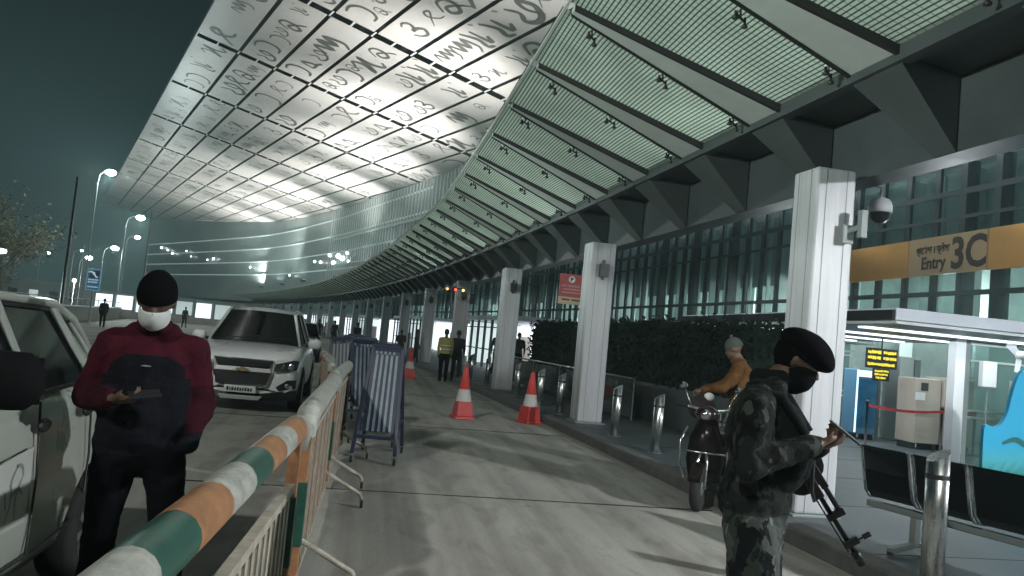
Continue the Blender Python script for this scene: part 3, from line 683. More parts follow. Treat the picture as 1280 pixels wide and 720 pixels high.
# orange entry sign
SX = 11.0; FX = .957
t = thing('entry_sign', 'long orange sign band reading Entry 3C fixed in front of the glass wall', 'sign')
M['orange'] = mat('orange_sign_panel', (.78, .40, .12), .45, noise_amt=.08, scale=1.2)
zt0, zb0 = 1.6+3.01*FX, 1.6+2.2*FX
for (ya, yb, dxx, mm) in ((18.2, 16.02, 0, M['orange']), (15.98, 13.68, 0, mat('orange_sign_panel_pale', (.66, .45, .24), .4, noise_amt=.06, scale=1.2)), (13.64, 11.4, 0, M['orange']), (11.36, 9.2, 0, M['orange'])):
    bm = NB(); box(bm, SX, SX+.08, yb*FX, ya*FX, zb0, zt0); obj('sign_panel', bm, mm, t, bevel=.006)
for y in (17.5, 14.8, 12.4, 10.0):
    bm = NB(); box(bm, SX+.083, 11.5, y-.04, y+.04, 4.3, 4.36); obj('bracket', bm, M['steel_mid'], t)
M['signtxt'] = mat('sign_brown_lettering', (.045, .016, .012), .5)
def text(s, size, pos, parent, m, name='lettering', rot=(pi/2, 0, -pi/2), bold=0, sx_=1):
    c = bpy.data.curves.new(name, 'FONT'); c.body = s; c.size = size; c.extrude = .004; c.offset = bold; c.resolution_u = 3
    o = bpy.data.objects.new(name, c); COL.objects.link(o)
    dg = bpy.context.evaluated_depsgraph_get(); dg.update(); me = bpy.data.meshes.new_from_object(o.evaluated_get(dg)); bpy.data.objects.remove(o)
    me.materials.clear(); me.materials.append(m)
    o = bpy.data.objects.new(name, me); COL.objects.link(o); o.location = (pos[0], pos[1]*FX, 1.6+(pos[2]-1.6)*FX) if pos[0] > 9 else pos; o.rotation_euler = rot; o.scale = (sx_, 1, 1); o.parent = parent; return o
text('3C', .86, (SX-.006, 14.66, 3.9), t, M['signtxt'], bold=.022, sx_=.92)
text('Entry', .36, (SX-.006, 15.55, 3.93), t, M['signtxt'], bold=.008, sx_=.92)
text('\u09aa\u09c7\u09ac\u09b6', .2, (SX-.006, 15.72, 4.27), t, M['signtxt'], bold=.006)
text('\u0964', .2, (SX-.006, 15.2, 4.27), t, M['signtxt'], bold=.006)
text('\u092a\u0935\u0947\u0936', .2, (SX-.006, 15.08, 4.27), t, M['signtxt'], bold=.006)
bm = NB()
for y in (15.68, 15.03): beam(bm, (SX-.008, y*FX, 4.15), (SX-.008, y*FX-.07, 4.11), .02, .01, upv=(1, 0, 0))
obj('subscript_mark', bm, M['signtxt'], t)
# dome camera hanging from the soffit edge
t = thing('dome_camera', 'dome camera hanging on a bracket right of the near column', 'camera', (5.5, 8.2, 3.3))
bm = NB(); lathe(bm, [(.03, .3), (.1, .27), (.13, .2), (.13, .12)], 18); obj('housing', bm, M['white'], t)
bm = NB(); lathe(bm, [(.11, .118), (.1, .05), (.05, .01), (.01, 0)], 18); obj('dome', bm, M['plastic'], t, True)
bm = NB(); tube(bm, [(0, 0, .28), (0, 0, .42), (-.3, .0, .46)], .02, 8); obj('bracket', bm, M['steel_mid'], t)

# ------------------------------------------------------------------ further lit entrances along the front
M['lit'] = mat('lit_doorway', (.9, .95, 1), .4, emis=1.5, ecol=(.88, .96, 1))
far_s = [(33, 44), (56, 66), (79, 90), (102, 114), (126, 138), (150, 161), (172, 183)]
for i, (a, b) in enumerate(far_s):
    t = thing('entrance_porch', ['bright white lit entrance behind the two walking people', 'lit entrance seen between the fourth and fifth columns', 'distant lit entrance above the striped barricades', 'distant lit entrance behind the white SUV roof',
         'far lit entrance right of the beanie man', 'very far lit entrance glowing below the dark canopy band', 'farthest lit entrance at the end of the terminal front'][i], 'vestibule', at(a, 0), 0, 'lit entrances along the terminal front')
    inv = -at(a, 0)
    def mk(name, f, m):
        bm = NB(); f(bm); bmesh.ops.translate(bm, verts=bm.verts[:], vec=inv); obj(name, bm, m, t)
    sv = [a+(b-a)*k/4 for k in range(5)]
    mk('roof_slab', lambda bm: solid_strip(bm, sv, [(2.8, 2.42), (2.8, 2.62), (NF-.25, 2.62), (NF-.25, 2.42)]), M['fascia'])
    mk('lit_wall', lambda bm: solid_strip(bm, sv, [(NF-.9, .16), (NF-.9, 2.4), (NF-.8, 2.4), (NF-.8, .16)]), M['lit'])
    mk('end_wall', lambda bm: beam(bm, at(b-.3, 3.4, 1.28), at(b-.3, NF-1, 1.28), .08, 2.2), M['light_soft'])
    def posts(bm):
        for k in range(9):
            s = a+(b-a)*k/8; p = at(s, 2.95, .15); beam(bm, p, p+V((0, 0, 2.27)), .12, .12)
        for z in (1.0, 2.05): solid_strip(bm, sv, [(2.92, z), (2.92, z+.05), (2.97, z+.05), (2.97, z)])
    mk('door_frame', posts, M['steel_dark'])
    def stuff_(bm):
        random.seed(i)
        for k in range(7):
            s = random.uniform(a, b); n = random.uniform(3.6, 6); pass
    random.seed(i)
    for k in range(5):
        s_, n_, h_ = random.uniform(a, b), random.uniform(3.6, 6), random.uniform(.8, 1.7); p_ = at(s_, n_, .16); w_ = random.uniform(.2, .7)
        mk('desk', lambda bm: beam(bm, p_, p_+V((0, 0, h_)), w_, .4), M['tan'])
p = at(38, 5); light('AREA', 'porch_ceiling_light', (p.x, p.y, 2.3), 160, (.9, .97, 1), (p.x, p.y, 0), 3, sy=8)

# ------------------------------------------------------------------ hedge in planters
def leaf_mat(n, c): return mat(n, c, .9, noise_amt=.6, scale=3, spec=.08)
M['leaf'] = leaf_mat('hedge_leaf', (.012, .02, .014))
def hedge(name, label, s0, s1, n0, n1, z0, z1, cnt, seed):
    random.seed(seed)
    t = thing(name, label, 'hedge', at((s0+s1)/2, (n0+n1)/2, .15)); inv = -at((s0+s1)/2, (n0+n1)/2, .15)
    bm = NB(); sv = [s0+(s1-s0)*k/6 for k in range(7)]; solid_strip(bm, sv, [(n0, .15), (n0, z0), (n1, z0), (n1, .15)]); bmesh.ops.translate(bm, verts=bm.verts[:], vec=inv)
    obj('planter', bm, mat('planter_stone', (.03, .036, .036), .5, noise_amt=.2, scale=2), t, bevel=.02)
    bm = NB()
    core = [(n0+.15, z0-.02), (n0+.12, z1-.3), (n0+.3, z1-.14), (n1-.3, z1-.14), (n1-.12, z1-.3), (n1-.12, z0-.02)]
    solid_strip(bm, sv, core)
    for _ in range(cnt):
        s = random.uniform(s0, s1); f = random.random(); bump = .16*noise.noise(V((s*1.1, f*2, seed)))+.07*noise.noise(V((s*4, f*5, seed)))
        r = random.random()
        if r < .45: n = n0+.08+random.gauss(0, .05); z = random.uniform(z0, z1-.1)
        elif r < .85: n = random.uniform(n0+.05, n1-.05); z = z1-.1+bump+random.gauss(0, .07)
        else: n = random.uniform(n0, n1); z = random.uniform(z0, z1); s = random.choice((s0, s1))+random.gauss(0, .06)
        p = at(s, n, z)+inv; d = V((random.gauss(0, 1), random.gauss(0, 1), random.gauss(0, 1))).normalized(); e_ = d.orthogonal().normalized(); l = random.uniform(.05, .1)
        poly(bm, [p-d*l, p+e_*l*.45, p+d*l, p-e_*l*.45])
    bmesh.ops.translate(bm, verts=[v for v in bm.verts if v.index < 0], vec=(0, 0, 0))
    # the core was built in world space: bring it home too
    k = len(sv)*len(core); bm.verts.ensure_lookup_table()
    for v in bm.verts[:k]: v.co += inv
    obj('foliage', bm, M['leaf'], t)
hedge('clipped_hedge', 'long dark clipped hedge in a stone planter behind the scooter rider', 12.3, 21.6, 1.75, 2.9, .95, 2.27, 7000, 1)
hedge('clipped_hedge', 'dark rounded hedge end between the second and third columns', 22.4, 26.6, 1.75, 2.9, .9, 2.28, 2600, 2)
t = thing('handrail', 'thin steel handrail with dark glass in front of the hedge planter', 'railing', (0, 0, 0))
bm = NB(); tube(bm, [at(s, 1.3, 1.02) for s in (16, 20, 24, 27)], .022, 8); obj('rail', bm, M['inox'], t)
bm = NB(); solid_strip(bm, [16, 20, 24, 27], [(1.295, .2), (1.295, .95), (1.31, .95), (1.31, .2)]); obj('glass_panel', bm, glass('dark_glass', (.02, .03, .03), .25), t)
for s in (16, 18.7, 21.4, 24.1, 27): 
    p = at(s, 1.3, .15); bm = NB(); tube(bm, [p, p+V((0, 0, .87))], .02, 8); obj('post', bm, M['inox'], t)

# ------------------------------------------------------------------ bollards
BO = [((3.92, 5.0), .93, 'nearest steel bollard with slanted top, in front of the bench'), ((4.23, 11.3), .82, 'steel bollard just left of the scooter'), ((4.14, 13.05), .84, 'steel bollard just right of the second column'),
      ((3.95, 16.3), .82, 'steel bollard left of the second column'), ((3.85, 17.9), .82, 'steel bollard right behind the right traffic cone'), ((3.8, 20.6), .82, 'steel bollard right of the third column'), ((3.55, 24.4), .82, 'steel bollard left of the third column'),
      ((3.3, 26.6), .82, 'steel bollard in front of the walking pair'), ((3.05, 29.0), .82, 'distant steel bollard beside the fourth column'), ((4.4, 9.4), .82, 'steel bollard hidden mostly by the scooter')]
b0 = None
for (x, y), h, lab in BO:
    if b0 is None or h != .82 and h != .84:
        t = thing('steel_bollard', lab, 'bollard'); bm = NB(); r = .075; n = 24
        lo = [bm.verts.new((r*cos(2*pi*k/n), r*sin(2*pi*k/n), 0)) for k in range(n)]; hi = [bm.verts.new((r*cos(2*pi*k/n), r*sin(2*pi*k/n), h+.045*cos(2*pi*k/n))) for k in range(n)]
        for k in range(n): bm.faces.new((lo[k], lo[(k+1) % n], hi[(k+1) % n], hi[k])).smooth = True
        bm.faces.new(hi); bm.faces.new(lo[::-1]); obj('tube', bm, M['inox'], t)
        bm = NB(); lathe(bm, [(.11, 0), (.11, .012), (.078, .014)], 24); obj('base_ring', bm, M['inox'], t)
        bm = NB(); lathe(bm, [(.0765, h-.16), (.0775, h-.155), (.0775, h-.13), (.0765, h-.125)], 24); obj('groove', bm, M['plastic'], t)
        if h == .82 or b0 is None and h < .9: b0 = t
        if h == .93: pass
    else: t = dup(b0)
    t['label'] = lab; t['group'] = 'steel bollards along the kerb'; t.location = (x, y, .149)

# ------------------------------------------------------------------ traffic cones
M['conered'] = mat('cone_red', (.55, .05, .045), .5, noise_amt=.18, scale=6); M['conewhite'] = mat('cone_white', (.62, .6, .58), .4, noise_amt=.12, scale=8)
cn = None
for (x, y), lab, rz in (((1.83, 15.42), 'red and white traffic cone standing in the middle of the lane', .2), ((3.16, 15.5), 'red and white traffic cone nearest the kerb', .5), ((1.29, 26.74), 'small far traffic cone beyond the striped barricades', .1)):
    if cn is None:
        t = cn = thing('traffic_cone', lab, 'cone')
        def sq(w, z): return [(-w, -w, z), (w, -w, z), (w, w, z), (-w, w, z)]
        bm = NB(); prism(bm, sq(.2, 0), sq(.19, .05)); prism(bm, sq(.165, .051), sq(.135, .33)); obj('base', bm, M['conered'], t, bevel=.012)
        bm = NB(); lathe(bm, [(.15, .331), (.108, .56)], 24); obj('white_sleeve', bm, M['conewhite'], t)
        bm = NB(); lathe(bm, [(.107, .561), (.045, .95), (.042, .97), (.03, 1.0), (.012, 1.0)], 24); obj('tip', bm, M['conered'], t)
    else: t = dup(cn)
    t['label'] = lab; t['group'] = 'red and white traffic cones'; t.location = (x, y, .002); t.rotation_euler = (0, 0, rz)

# ------------------------------------------------------------------ steel barriers with the thick taped top rail
M['tw'] = mat('dirty_white_tape', (.36, .37, .33), .45, noise_amt=.4, scale=14, bump=.2); M['tg'] = mat('green_tape', (.022, .085, .062), .4, noise_amt=.35, scale=12); M['to'] = mat('orange_tape', (.33, .16, .075), .5, noise_amt=.35, scale=12)
M['slat_w'] = mat('worn_cream_slat', (.36, .33, .27), .6, noise_amt=.4, scale=9); M['slat_o'] = mat('worn_orange_slat', (.28, .12, .06), .6, noise_amt=.4, scale=9)
def barrier(p, q, h, lab, near=False, seed=0, first=(0, 1, 2)):
    p, q = V(p), V(q); L = (q-p).length; d = (q-p)/L; t = thing('crowd_barrier', lab, 'barrier', p, atan2(d.y, d.x), 'taped crowd barriers beside the lane')
    random.seed(seed); r = .066 if near else .064
    mats = [M['tw'], M['tg'], M['to']]; x = .0; k = 0; step = .34 if near else .30
    while x < L-.02:
        x2 = min(L, x+step*random.uniform(.92, 1.08)); bm = NB(); mi = first[k % len(first)]
        rr = r+.0015*random.random()
        if x == 0 or x2 >= L-.02:
            a, b = (x, x2)
            if x == 0: tube(bm, [(-.03, 0, h-.12), (-.02, 0, h-.05), (.03, 0, h-.005), (.1, 0, h), (b, 0, h)], [rr*.8, rr*.95, rr, rr, rr], 16)
            else: tube(bm, [(a, 0, h), (b-.08, 0, h), (b-.02, 0, h-.01), (b+.03, 0, h-.05), (b+.035, 0, h-.12)], [rr, rr, rr, rr*.95, rr*.8], 16)
        else: tube(bm, [(x, 0, h), (x2, 0, h)], rr, 16, caps=False)
        obj('rail_sleeve', bm, mats[mi], t); x = x2; k += 1
    for x, mm in ((.04, M['to']), (L-.05, M['to'])):
        bm = NB(); box(bm, x-.03, x+.03, -.03, .03, .1, h-.08); obj('end_post', bm, mm, t, bevel=.006)
        bm = NB(); box(bm, x-.035, x+.035, -.035, .035, .35, .7); obj('green_band', bm, M['tg'], t)
    zt_ = h-.3 if near else h-.14
    for z in (zt_, .14):
        bm = NB(); box(bm, .07, L-.08, -.022, .022, z-.02, z+.02); obj('cross_rail', bm, M['slat_w'], t)
    bm = NB(); box(bm, .09, L-.1, -.006, .006, .2, zt_-.06); obj('back_sheet', bm, mat('dull_back_sheet', (.17, .15, .12), .75, noise_amt=.45, scale=5), t)  # sheet added behind the slats so the barrier casts one solid shadow
    n = int((L-.2)/.13)
    for k in range(n):
        x = .16+k*(L-.32)/(n-1); bm = NB(); box(bm, x-.028, x+.028, -.012, .012, .161, zt_-.021); obj('slat', bm, M['slat_o'] if (not near and k % 4 == 1) else M['slat_w'], t)
    for x in (.35, L-.35):
        bm = NB()
        for sg in (-1, 1): tube(bm, [(x, 0, .3), (x, sg*-.33, .12), (x, sg*-.35, .07)], .018, 8)
        obj('leg', bm, M['slat_w'], t)
        for sg in (-1, 1):
            bm = NB(); lathe(bm, [(.02, -.012), (.034, -.01), (.034, .01), (.02, .012)], 12); bmesh.ops.rotate(bm, verts=bm.verts[:], matrix=Matrix.Rotation(pi/2, 3, 'X'))
            obj('caster', bm, M['rubber'], t, loc=(x, sg*.35, .035))
    return t
barrier((-.46, 1.08, 0), (-.33, 4.3, 0), 1.05, 'nearest barrier whose thick rail is wrapped in white, green and orange tape', True, 4, (0, 0, 1, 2, 0, 1, 2, 0, 2, 0))
barrier((-.31, 4.62, 0), (-.3, 7.6, 0), 1.08, 'second barrier with pale rail and cream and orange slats', False, 5, (0, 0, 0))
barrier((-.32, 7.75, 0), (-.27, 10.3, 0), 1.08, 'third barrier ending at the striped barricades', False, 6, (0,))
barrier((-.5, 10.75, 0), (-.75, 13.2, 0), 1.08, 'fourth barrier angled away beside the white SUV', False, 7, (0, 0, 2))
# striped rolling barricades
M['navy'] = mat('navy_paint', (.02, .028, .06), .45, noise_amt=.15, scale=8); M['strw'] = mat('pale_blue_stripe', (.2, .25, .29), .45, noise_amt=.2, scale=10)
def barricade():
    t = thing('striped_barricade', 'x', 'barricade')
    H = 1.34; W_ = .36
    for sx_ in (-1, 1):
        for sy_ in (-1, 1):
            bm = NB(); beam(bm, (sx_*W_/2, 0, H), (sx_*(W_/2+.07), sy_*.5, .1), .045, .045, upv=(0, 1, 0)); obj('leg', bm, M['navy'], t, bevel=.004)
            bm = NB(); lathe(bm, [(.02, -.015), (.045, -.013), (.045, .013), (.02, .015)], 12); bmesh.ops.rotate(bm, verts=bm.verts[:], matrix=Matrix.Rotation(pi/2, 3, 'Y'))
            w = obj('caster', bm, M['rubber'], t, loc=(sx_*(W_/2+.07), sy_*.51, .046))
            bm = NB(); box(bm, -.03, .03, -.02, .02, .0, .08); obj('caster_fork', bm, M['inox'], t, loc=(sx_*(W_/2+.07), sy_*.51, .03))
        bm = NB(); beam(bm, (sx_*(W_/2+.045), -.35, .45), (sx_*(W_/2+.045), .35, .45), .035, .035); obj('side_bar', bm, M['navy'], t)
    bm = NB(); beam(bm, (-W_/2, 0, H), (W_/2, 0, H), .05, .07); obj('top_bar', bm, M['navy'], t); bm = NB(); beam(bm, (-W_/2-.05, -.43, .3), (W_/2+.05, -.43, .3), .04, .04); obj('cross_bar', bm, M['navy'], t)
    # slanting board of vertical stripes on the near face
    bm = NB(); prism(bm, [(-.18, -.41, .36), (.2, -.41, .36), (.2, -.39, .36), (-.18, -.39, .36)], [(-.17, -.05, 1.27), (.17, -.05, 1.27), (.17, -.03, 1.27), (-.17, -.03, 1.27)]); obj('board', bm, M['navy'], t)
    for k in range(5):
        x = -.12+k*.06; xb = x*1.1+.02; bm = NB(); prism(bm, [(xb-.015, -.418, .37), (xb+.015, -.418, .37), (xb+.015, -.411, .37), (xb-.015, -.411, .37)], [(x-.015, -.058, 1.26), (x+.015, -.058, 1.26), (x+.015, -.051, 1.26), (x-.015, -.051, 1.26)]); obj('stripe', bm, M['strw'], t)
    return t
bc = None
for i, (x, y, rz, ry, lab) in enumerate([(.2, 10.05, -.12, 0, 'nearest blue and white striped barricade on casters'), (.2, 11.5, -.1, .0, 'second striped barricade, right behind the nearest one'), (-.12, 12.9, .15, -.0, 'third striped barricade in the row'),
         (-.35, 14.2, -.2, -.14, 'striped barricade turned aside beyond the SUV nose'), (-.1, 15.6, .2, 0, 'fifth striped barricade in the row'), (-.65, 16.6, .3, .2, 'striped barricade leaning left beside the SUV'), (-.4, 19.5, .1, 0, 'farthest striped barricade of the row')]):
    if bc is None: t = bc = barricade()
    else: t = dup(bc)
    t['label'] = lab; t['group'] = 'striped barricades in a row'; t.location = (x, y, .002); t.rotation_euler = (0, ry, rz)

# ------------------------------------------------------------------ bench row with steel frames
M['seat'] = mat('black_perforated_seat', (.028, .03, .033), .42, noise_amt=.1, scale=20)
bd = V((.27, -.963, 0)).normalized(); bn = V((.963, .27, 0)).normalized()
t = thing('bench_row', 'row of black perforated waiting seats on a steel beam, backs to the road', 'bench', (4.27, 6.42, .15), atan2(bd.y, bd.x))
# local: x along the row, +y = towards the glass wall
P_ = .5
for k in range(4):
    x0, x1 = k*P_+.03, (k+1)*P_-.03
    prof = [(-.02, .83), (.0, .8), (.035, .62), (.075, .45), (.13, .39), (.3, .375), (.46, .40), (.5, .385)]
    bm = NB(); a = [bm.verts.new((x0, y, z)) for y, z in prof]; b = [bm.verts.new((x1, y, z)) for y, z in prof]
    for i in range(len(a)-1): bm.faces.new((a[i], a[i+1], b[i+1], b[i])).smooth = True
    bmesh.ops.solidify(bm, geom=bm.faces[:], thickness=.012); obj('seat', bm, M['seat'], t)
    for x in (x0-.012, x1+.012):
        bm = NB(); tube(bm, [(x, y-.005, z) for y, z in prof], .012, 8); obj('side_frame', bm, M['inox'], t)
bm = NB(); box(bm, -.05, 4*P_+.05, .17, .24, .29, .345); obj('beam', bm, M['steel_mid'], t, bevel=.01)
for x in (.42, 1.55):
    bm = NB(); box(bm, x-.03, x+.03, .175, .235, .06, .29); obj('leg', bm, M['alu'], t, bevel=.005)
    bm = NB(); beam(bm, (x, -.08, .03), (x, .205, .07), .06, .04); beam(bm, (x, .205, .07), (x, .5, .03), .06, .04); obj('foot', bm, M['steel_mid'], t)
    for y in (-.07, .48):
        bm = NB(); lathe(bm, [(.028, 0), (.028, .02)], 10, (x, y, 0)); obj('foot_pad', bm, M['rubber'], t)

# ------------------------------------------------------------------ red no-parking board
t = thing('parking_sign', 'red and cream no-parking board on a thin post between second and third columns', 'sign', (4.62, 19, 2.6))
M['red'] = mat('red_sign_paint', (.36, .07, .07), .5, noise_amt=.15, scale=6)
bm = NB(); box(bm, -.3, .3, -.015, .015, .16, .72); obj('red_board', bm, M['red'], t)
bm = NB(); box(bm, -.3, .3, -.016, .016, -.02, .158); obj('cream_board', bm, mat('cream_sign_paint', (.5, .36, .25), .5), t)
bm = NB(); lathe(bm, [(.08, -.004), (.08, .004)], 24); bmesh.ops.rotate(bm, verts=bm.verts[:], matrix=Matrix.Rotation(pi/2, 3, 'X')); obj('white_disc', bm, M['white'], t, loc=(0, -.02, .59))
text('P', .14, (-.04, -.03, .54), t, M['signtxt'], rot=(pi/2, 0, 0), bold=.006)
text('NO PARKING', .075, (-.24, -.022, .4), t, mat('pale_sign_lettering', (.55, .4, .38), .5), rot=(pi/2, 0, 0), bold=.001)
bm = NB(); random.seed(8)
for z, x0, x1 in ((.33, -.2, .2), (.25, -.22, .22)):
    x = x0
    while x < x1: w = random.uniform(.02, .05); box(bm, x, x+w, -.022, -.017, z, z+.03); x += w+.01
obj('small_writing', bm, mat('pale_small_writing', (.5, .3, .27), .5), t)
bm = NB()
for z, x0, x1 in ((.07, -.22, -.02), (.07, .03, .22)):
    x = x0
    while x < x1: w = random.uniform(.02, .05); box(bm, x, x+w, -.022, -.017, z, z+.04); x += w+.008
obj('dark_writing', bm, M['signtxt'], t)
bm = NB(); box(bm, .31, .35, -.02, .02, -2.45, 1.0); obj('post', bm, M['steel_dark'], t)
# small hanging display boxes on fifth column side
t = thing('hanging_display', 'dark display box with small coloured lights hanging under the beam beside the fourth column', 'display', at(33, .6, 2.9))
bm = NB(); box(bm, -.5, .5, -.12, .12, 0, .42); obj('case', bm, M['plastic'], t, bevel=.01); bm = NB(); beam(bm, (0, 0, .42), (0, 0, .72), .04, .04); obj('hanger', bm, M['steel_dark'], t)
t = thing('hanging_lamp', 'cluster of small amber and red lights under the canopy near the fourth column', 'lamp', at(29, -.5, 3.25))
bm = NB(); beam(bm, (0, 0, 0), (0, 0, .5), .03, .03); beam(bm, (-.35, 0, 0), (.35, 0, 0), .05, .05); obj('bar', bm, M['steel_dark'], t)
for x, c in ((-.3, (1, .35, .1)), (0, (1, .1, .05)), (.28, (1, .6, .2))):
    bm = NB(); ball(bm, (x, -.03, -.05), .05, 8); obj('glow_ball', bm, mat('signal_bulb', c, .4, emis=2.5), t)

# ------------------------------------------------------------------ vehicles
M['suvwhite'] = mat('white_suv_paint', (.78, .8, .8), .3, noise_amt=.03, scale=2, coat=.7)
M['carwhite'] = mat('white_car_paint', (.34, .37, .33), .3, noise_amt=.04, scale=2, coat=.7)
M['carglass'] = mat('dark_car_glass', (.012, .015, .016), .06, spec=.7)
M['carblack'] = mat('black_car_plastic', (.014, .015, .016), .5)
M['chrome'] = mat('chrome_trim', (.7, .7, .7), .15, 1)
M['tyre'] = mat('tyre_rubber', (.014, .014, .014), .85)
def hull_section(w, zb, zs, crown, lean=.9):
    return [(0, zb), (w*.78, zb), (w*.95, zb+.05), (w, zb+.22*(zs-zb)+.05), (w*1.0, zb+.55*(zs-zb)), (w*.975, zb+.82*(zs-zb)), (w*lean, zs-.005), (w*.6, zs+crown*.7), (0, zs+crown)]
def loft(name, st, m, parent, cuts=(), cutr=.36, sub=1, bevel=0):
    # st: (y, half width, z bottom, z shoulder, crown)
    bm = NB(); rings = []
    for y, w, zb, zs, cr_ in st:
        h = hull_section(w, zb, zs, cr_); full = [(x, z) for x, z in h]+[(-x, z) for x, z in h[-2:0:-1]]
        rings.append([bm.verts.new((x, y+(.06*(x/w)**2 if y < 0 else -.05*(x/w)**2) * (1 if abs(y) > 1.6 else 0), z)) for x, z in full])
    n = len(rings[0])
    for a, b in zip(rings, rings[1:]):
        for k in range(n): bm.faces.new((a[k], a[(k+1) % n], b[(k+1) % n], b[k]))
    bm.faces.new(rings[0][::-1]); bm.faces.new(rings[-1]); bmesh.ops.recalc_face_normals(bm, faces=bm.faces[:])
    o = obj(name, bm, m, None, True)
    o.modifiers.new('s', 'SUBSURF').levels = 2; o.modifiers['s'].render_levels = 2
    cs = []
    for (cy, cz_) in cuts:
        for sg in (-1, 1):
            b = NB(); lathe(b, [(cutr, -.32), (cutr, .32)], 32); bmesh.ops.rotate(b, verts=b.verts[:], matrix=Matrix.Rotation(pi/2, 3, 'Y')); bmesh.ops.recalc_face_normals(b, faces=b.faces[:])
            c = obj('cut', b, M['carblack'], None, loc=(sg*st[len(st)//2][1], cy, cz_)); cs.append(c)
            md = o.modifiers.new('b', 'BOOLEAN'); md.object = c; md.operation = 'DIFFERENCE'; md.solver = 'EXACT'
            try: md.material_mode = 'TRANSFER'
            except Exception: pass
    bpy.context.view_layer.update(); dg = bpy.context.evaluated_depsgraph_get(); me = bpy.data.meshes.new_from_object(o.evaluated_get(dg))
    o.modifiers.clear(); o.data = me; me.name = name
    for c in cs: bpy.data.objects.remove(c)
    for p in me.polygons: p.use_smooth = True
    try: me.set_sharp_from_angle(angle=radians(38))
    except Exception: pass
    o.parent = parent; return o
def wheel(t, x, y, r, w, side):
    def put(name, prof, m, n=32):
        bm = NB(); lathe(bm, prof, n); bmesh.ops.rotate(bm, verts=bm.verts[:], matrix=Matrix.Rotation(pi/2*side, 3, 'Y')); return obj(name, bm, m, W_, True)
    W_ = put('wheel', [(r*.62, -w/2), (r*.92, -w/2), (r, -w/2+.03), (r, w/2-.03), (r*.92, w/2), (r*.64, w/2)], M['tyre']) if False else None
    bm = NB(); lathe(bm, [(r*.6, -w/2), (r*.93, -w/2), (r, -w/2+.035), (r, w/2-.035), (r*.93, w/2), (r*.64, w/2), (r*.62, w/2-.03)], 36); bmesh.ops.rotate(bm, verts=bm.verts[:], matrix=Matrix.Rotation(pi/2*side, 3, 'Y'))
    W_ = obj('wheel', bm, M['tyre'], t, True, loc=(x, y, r))
    bm = NB(); lathe(bm, [(.03, w/2-.02), (r*.18, w/2-.02), (r*.2, w/2-.05), (r*.5, w/2-.055), (r*.58, w/2-.01), (r*.63, w/2-.005), (r*.63, w/2-.06)], 32)
    for k in range(9):
        a = k*2*pi/9; beam(bm, (r*.15*cos(a), r*.15*sin(a), w/2-.02), (r*.6*cos(a), r*.6*sin(a), w/2-.02), .05, .03)
    bmesh.ops.rotate(bm, verts=bm.verts[:], matrix=Matrix.Rotation(pi/2*side, 3, 'Y')); obj('rim', bm, M['alu'], W_)
def quad_panel(name, pts, th, m, parent, inset=0):
    c = sum((V(p) for p in pts), V())/len(pts); pts = [V(p) for p in pts]
    n = (pts[1]-pts[0]).cross(pts[2]-pts[0]).normalized()
    bm = NB(); prism(bm, [p-n*th for p in pts], pts); bmesh.ops.recalc_face_normals(bm, faces=bm.faces[:]); return obj(name, bm, m, parent)
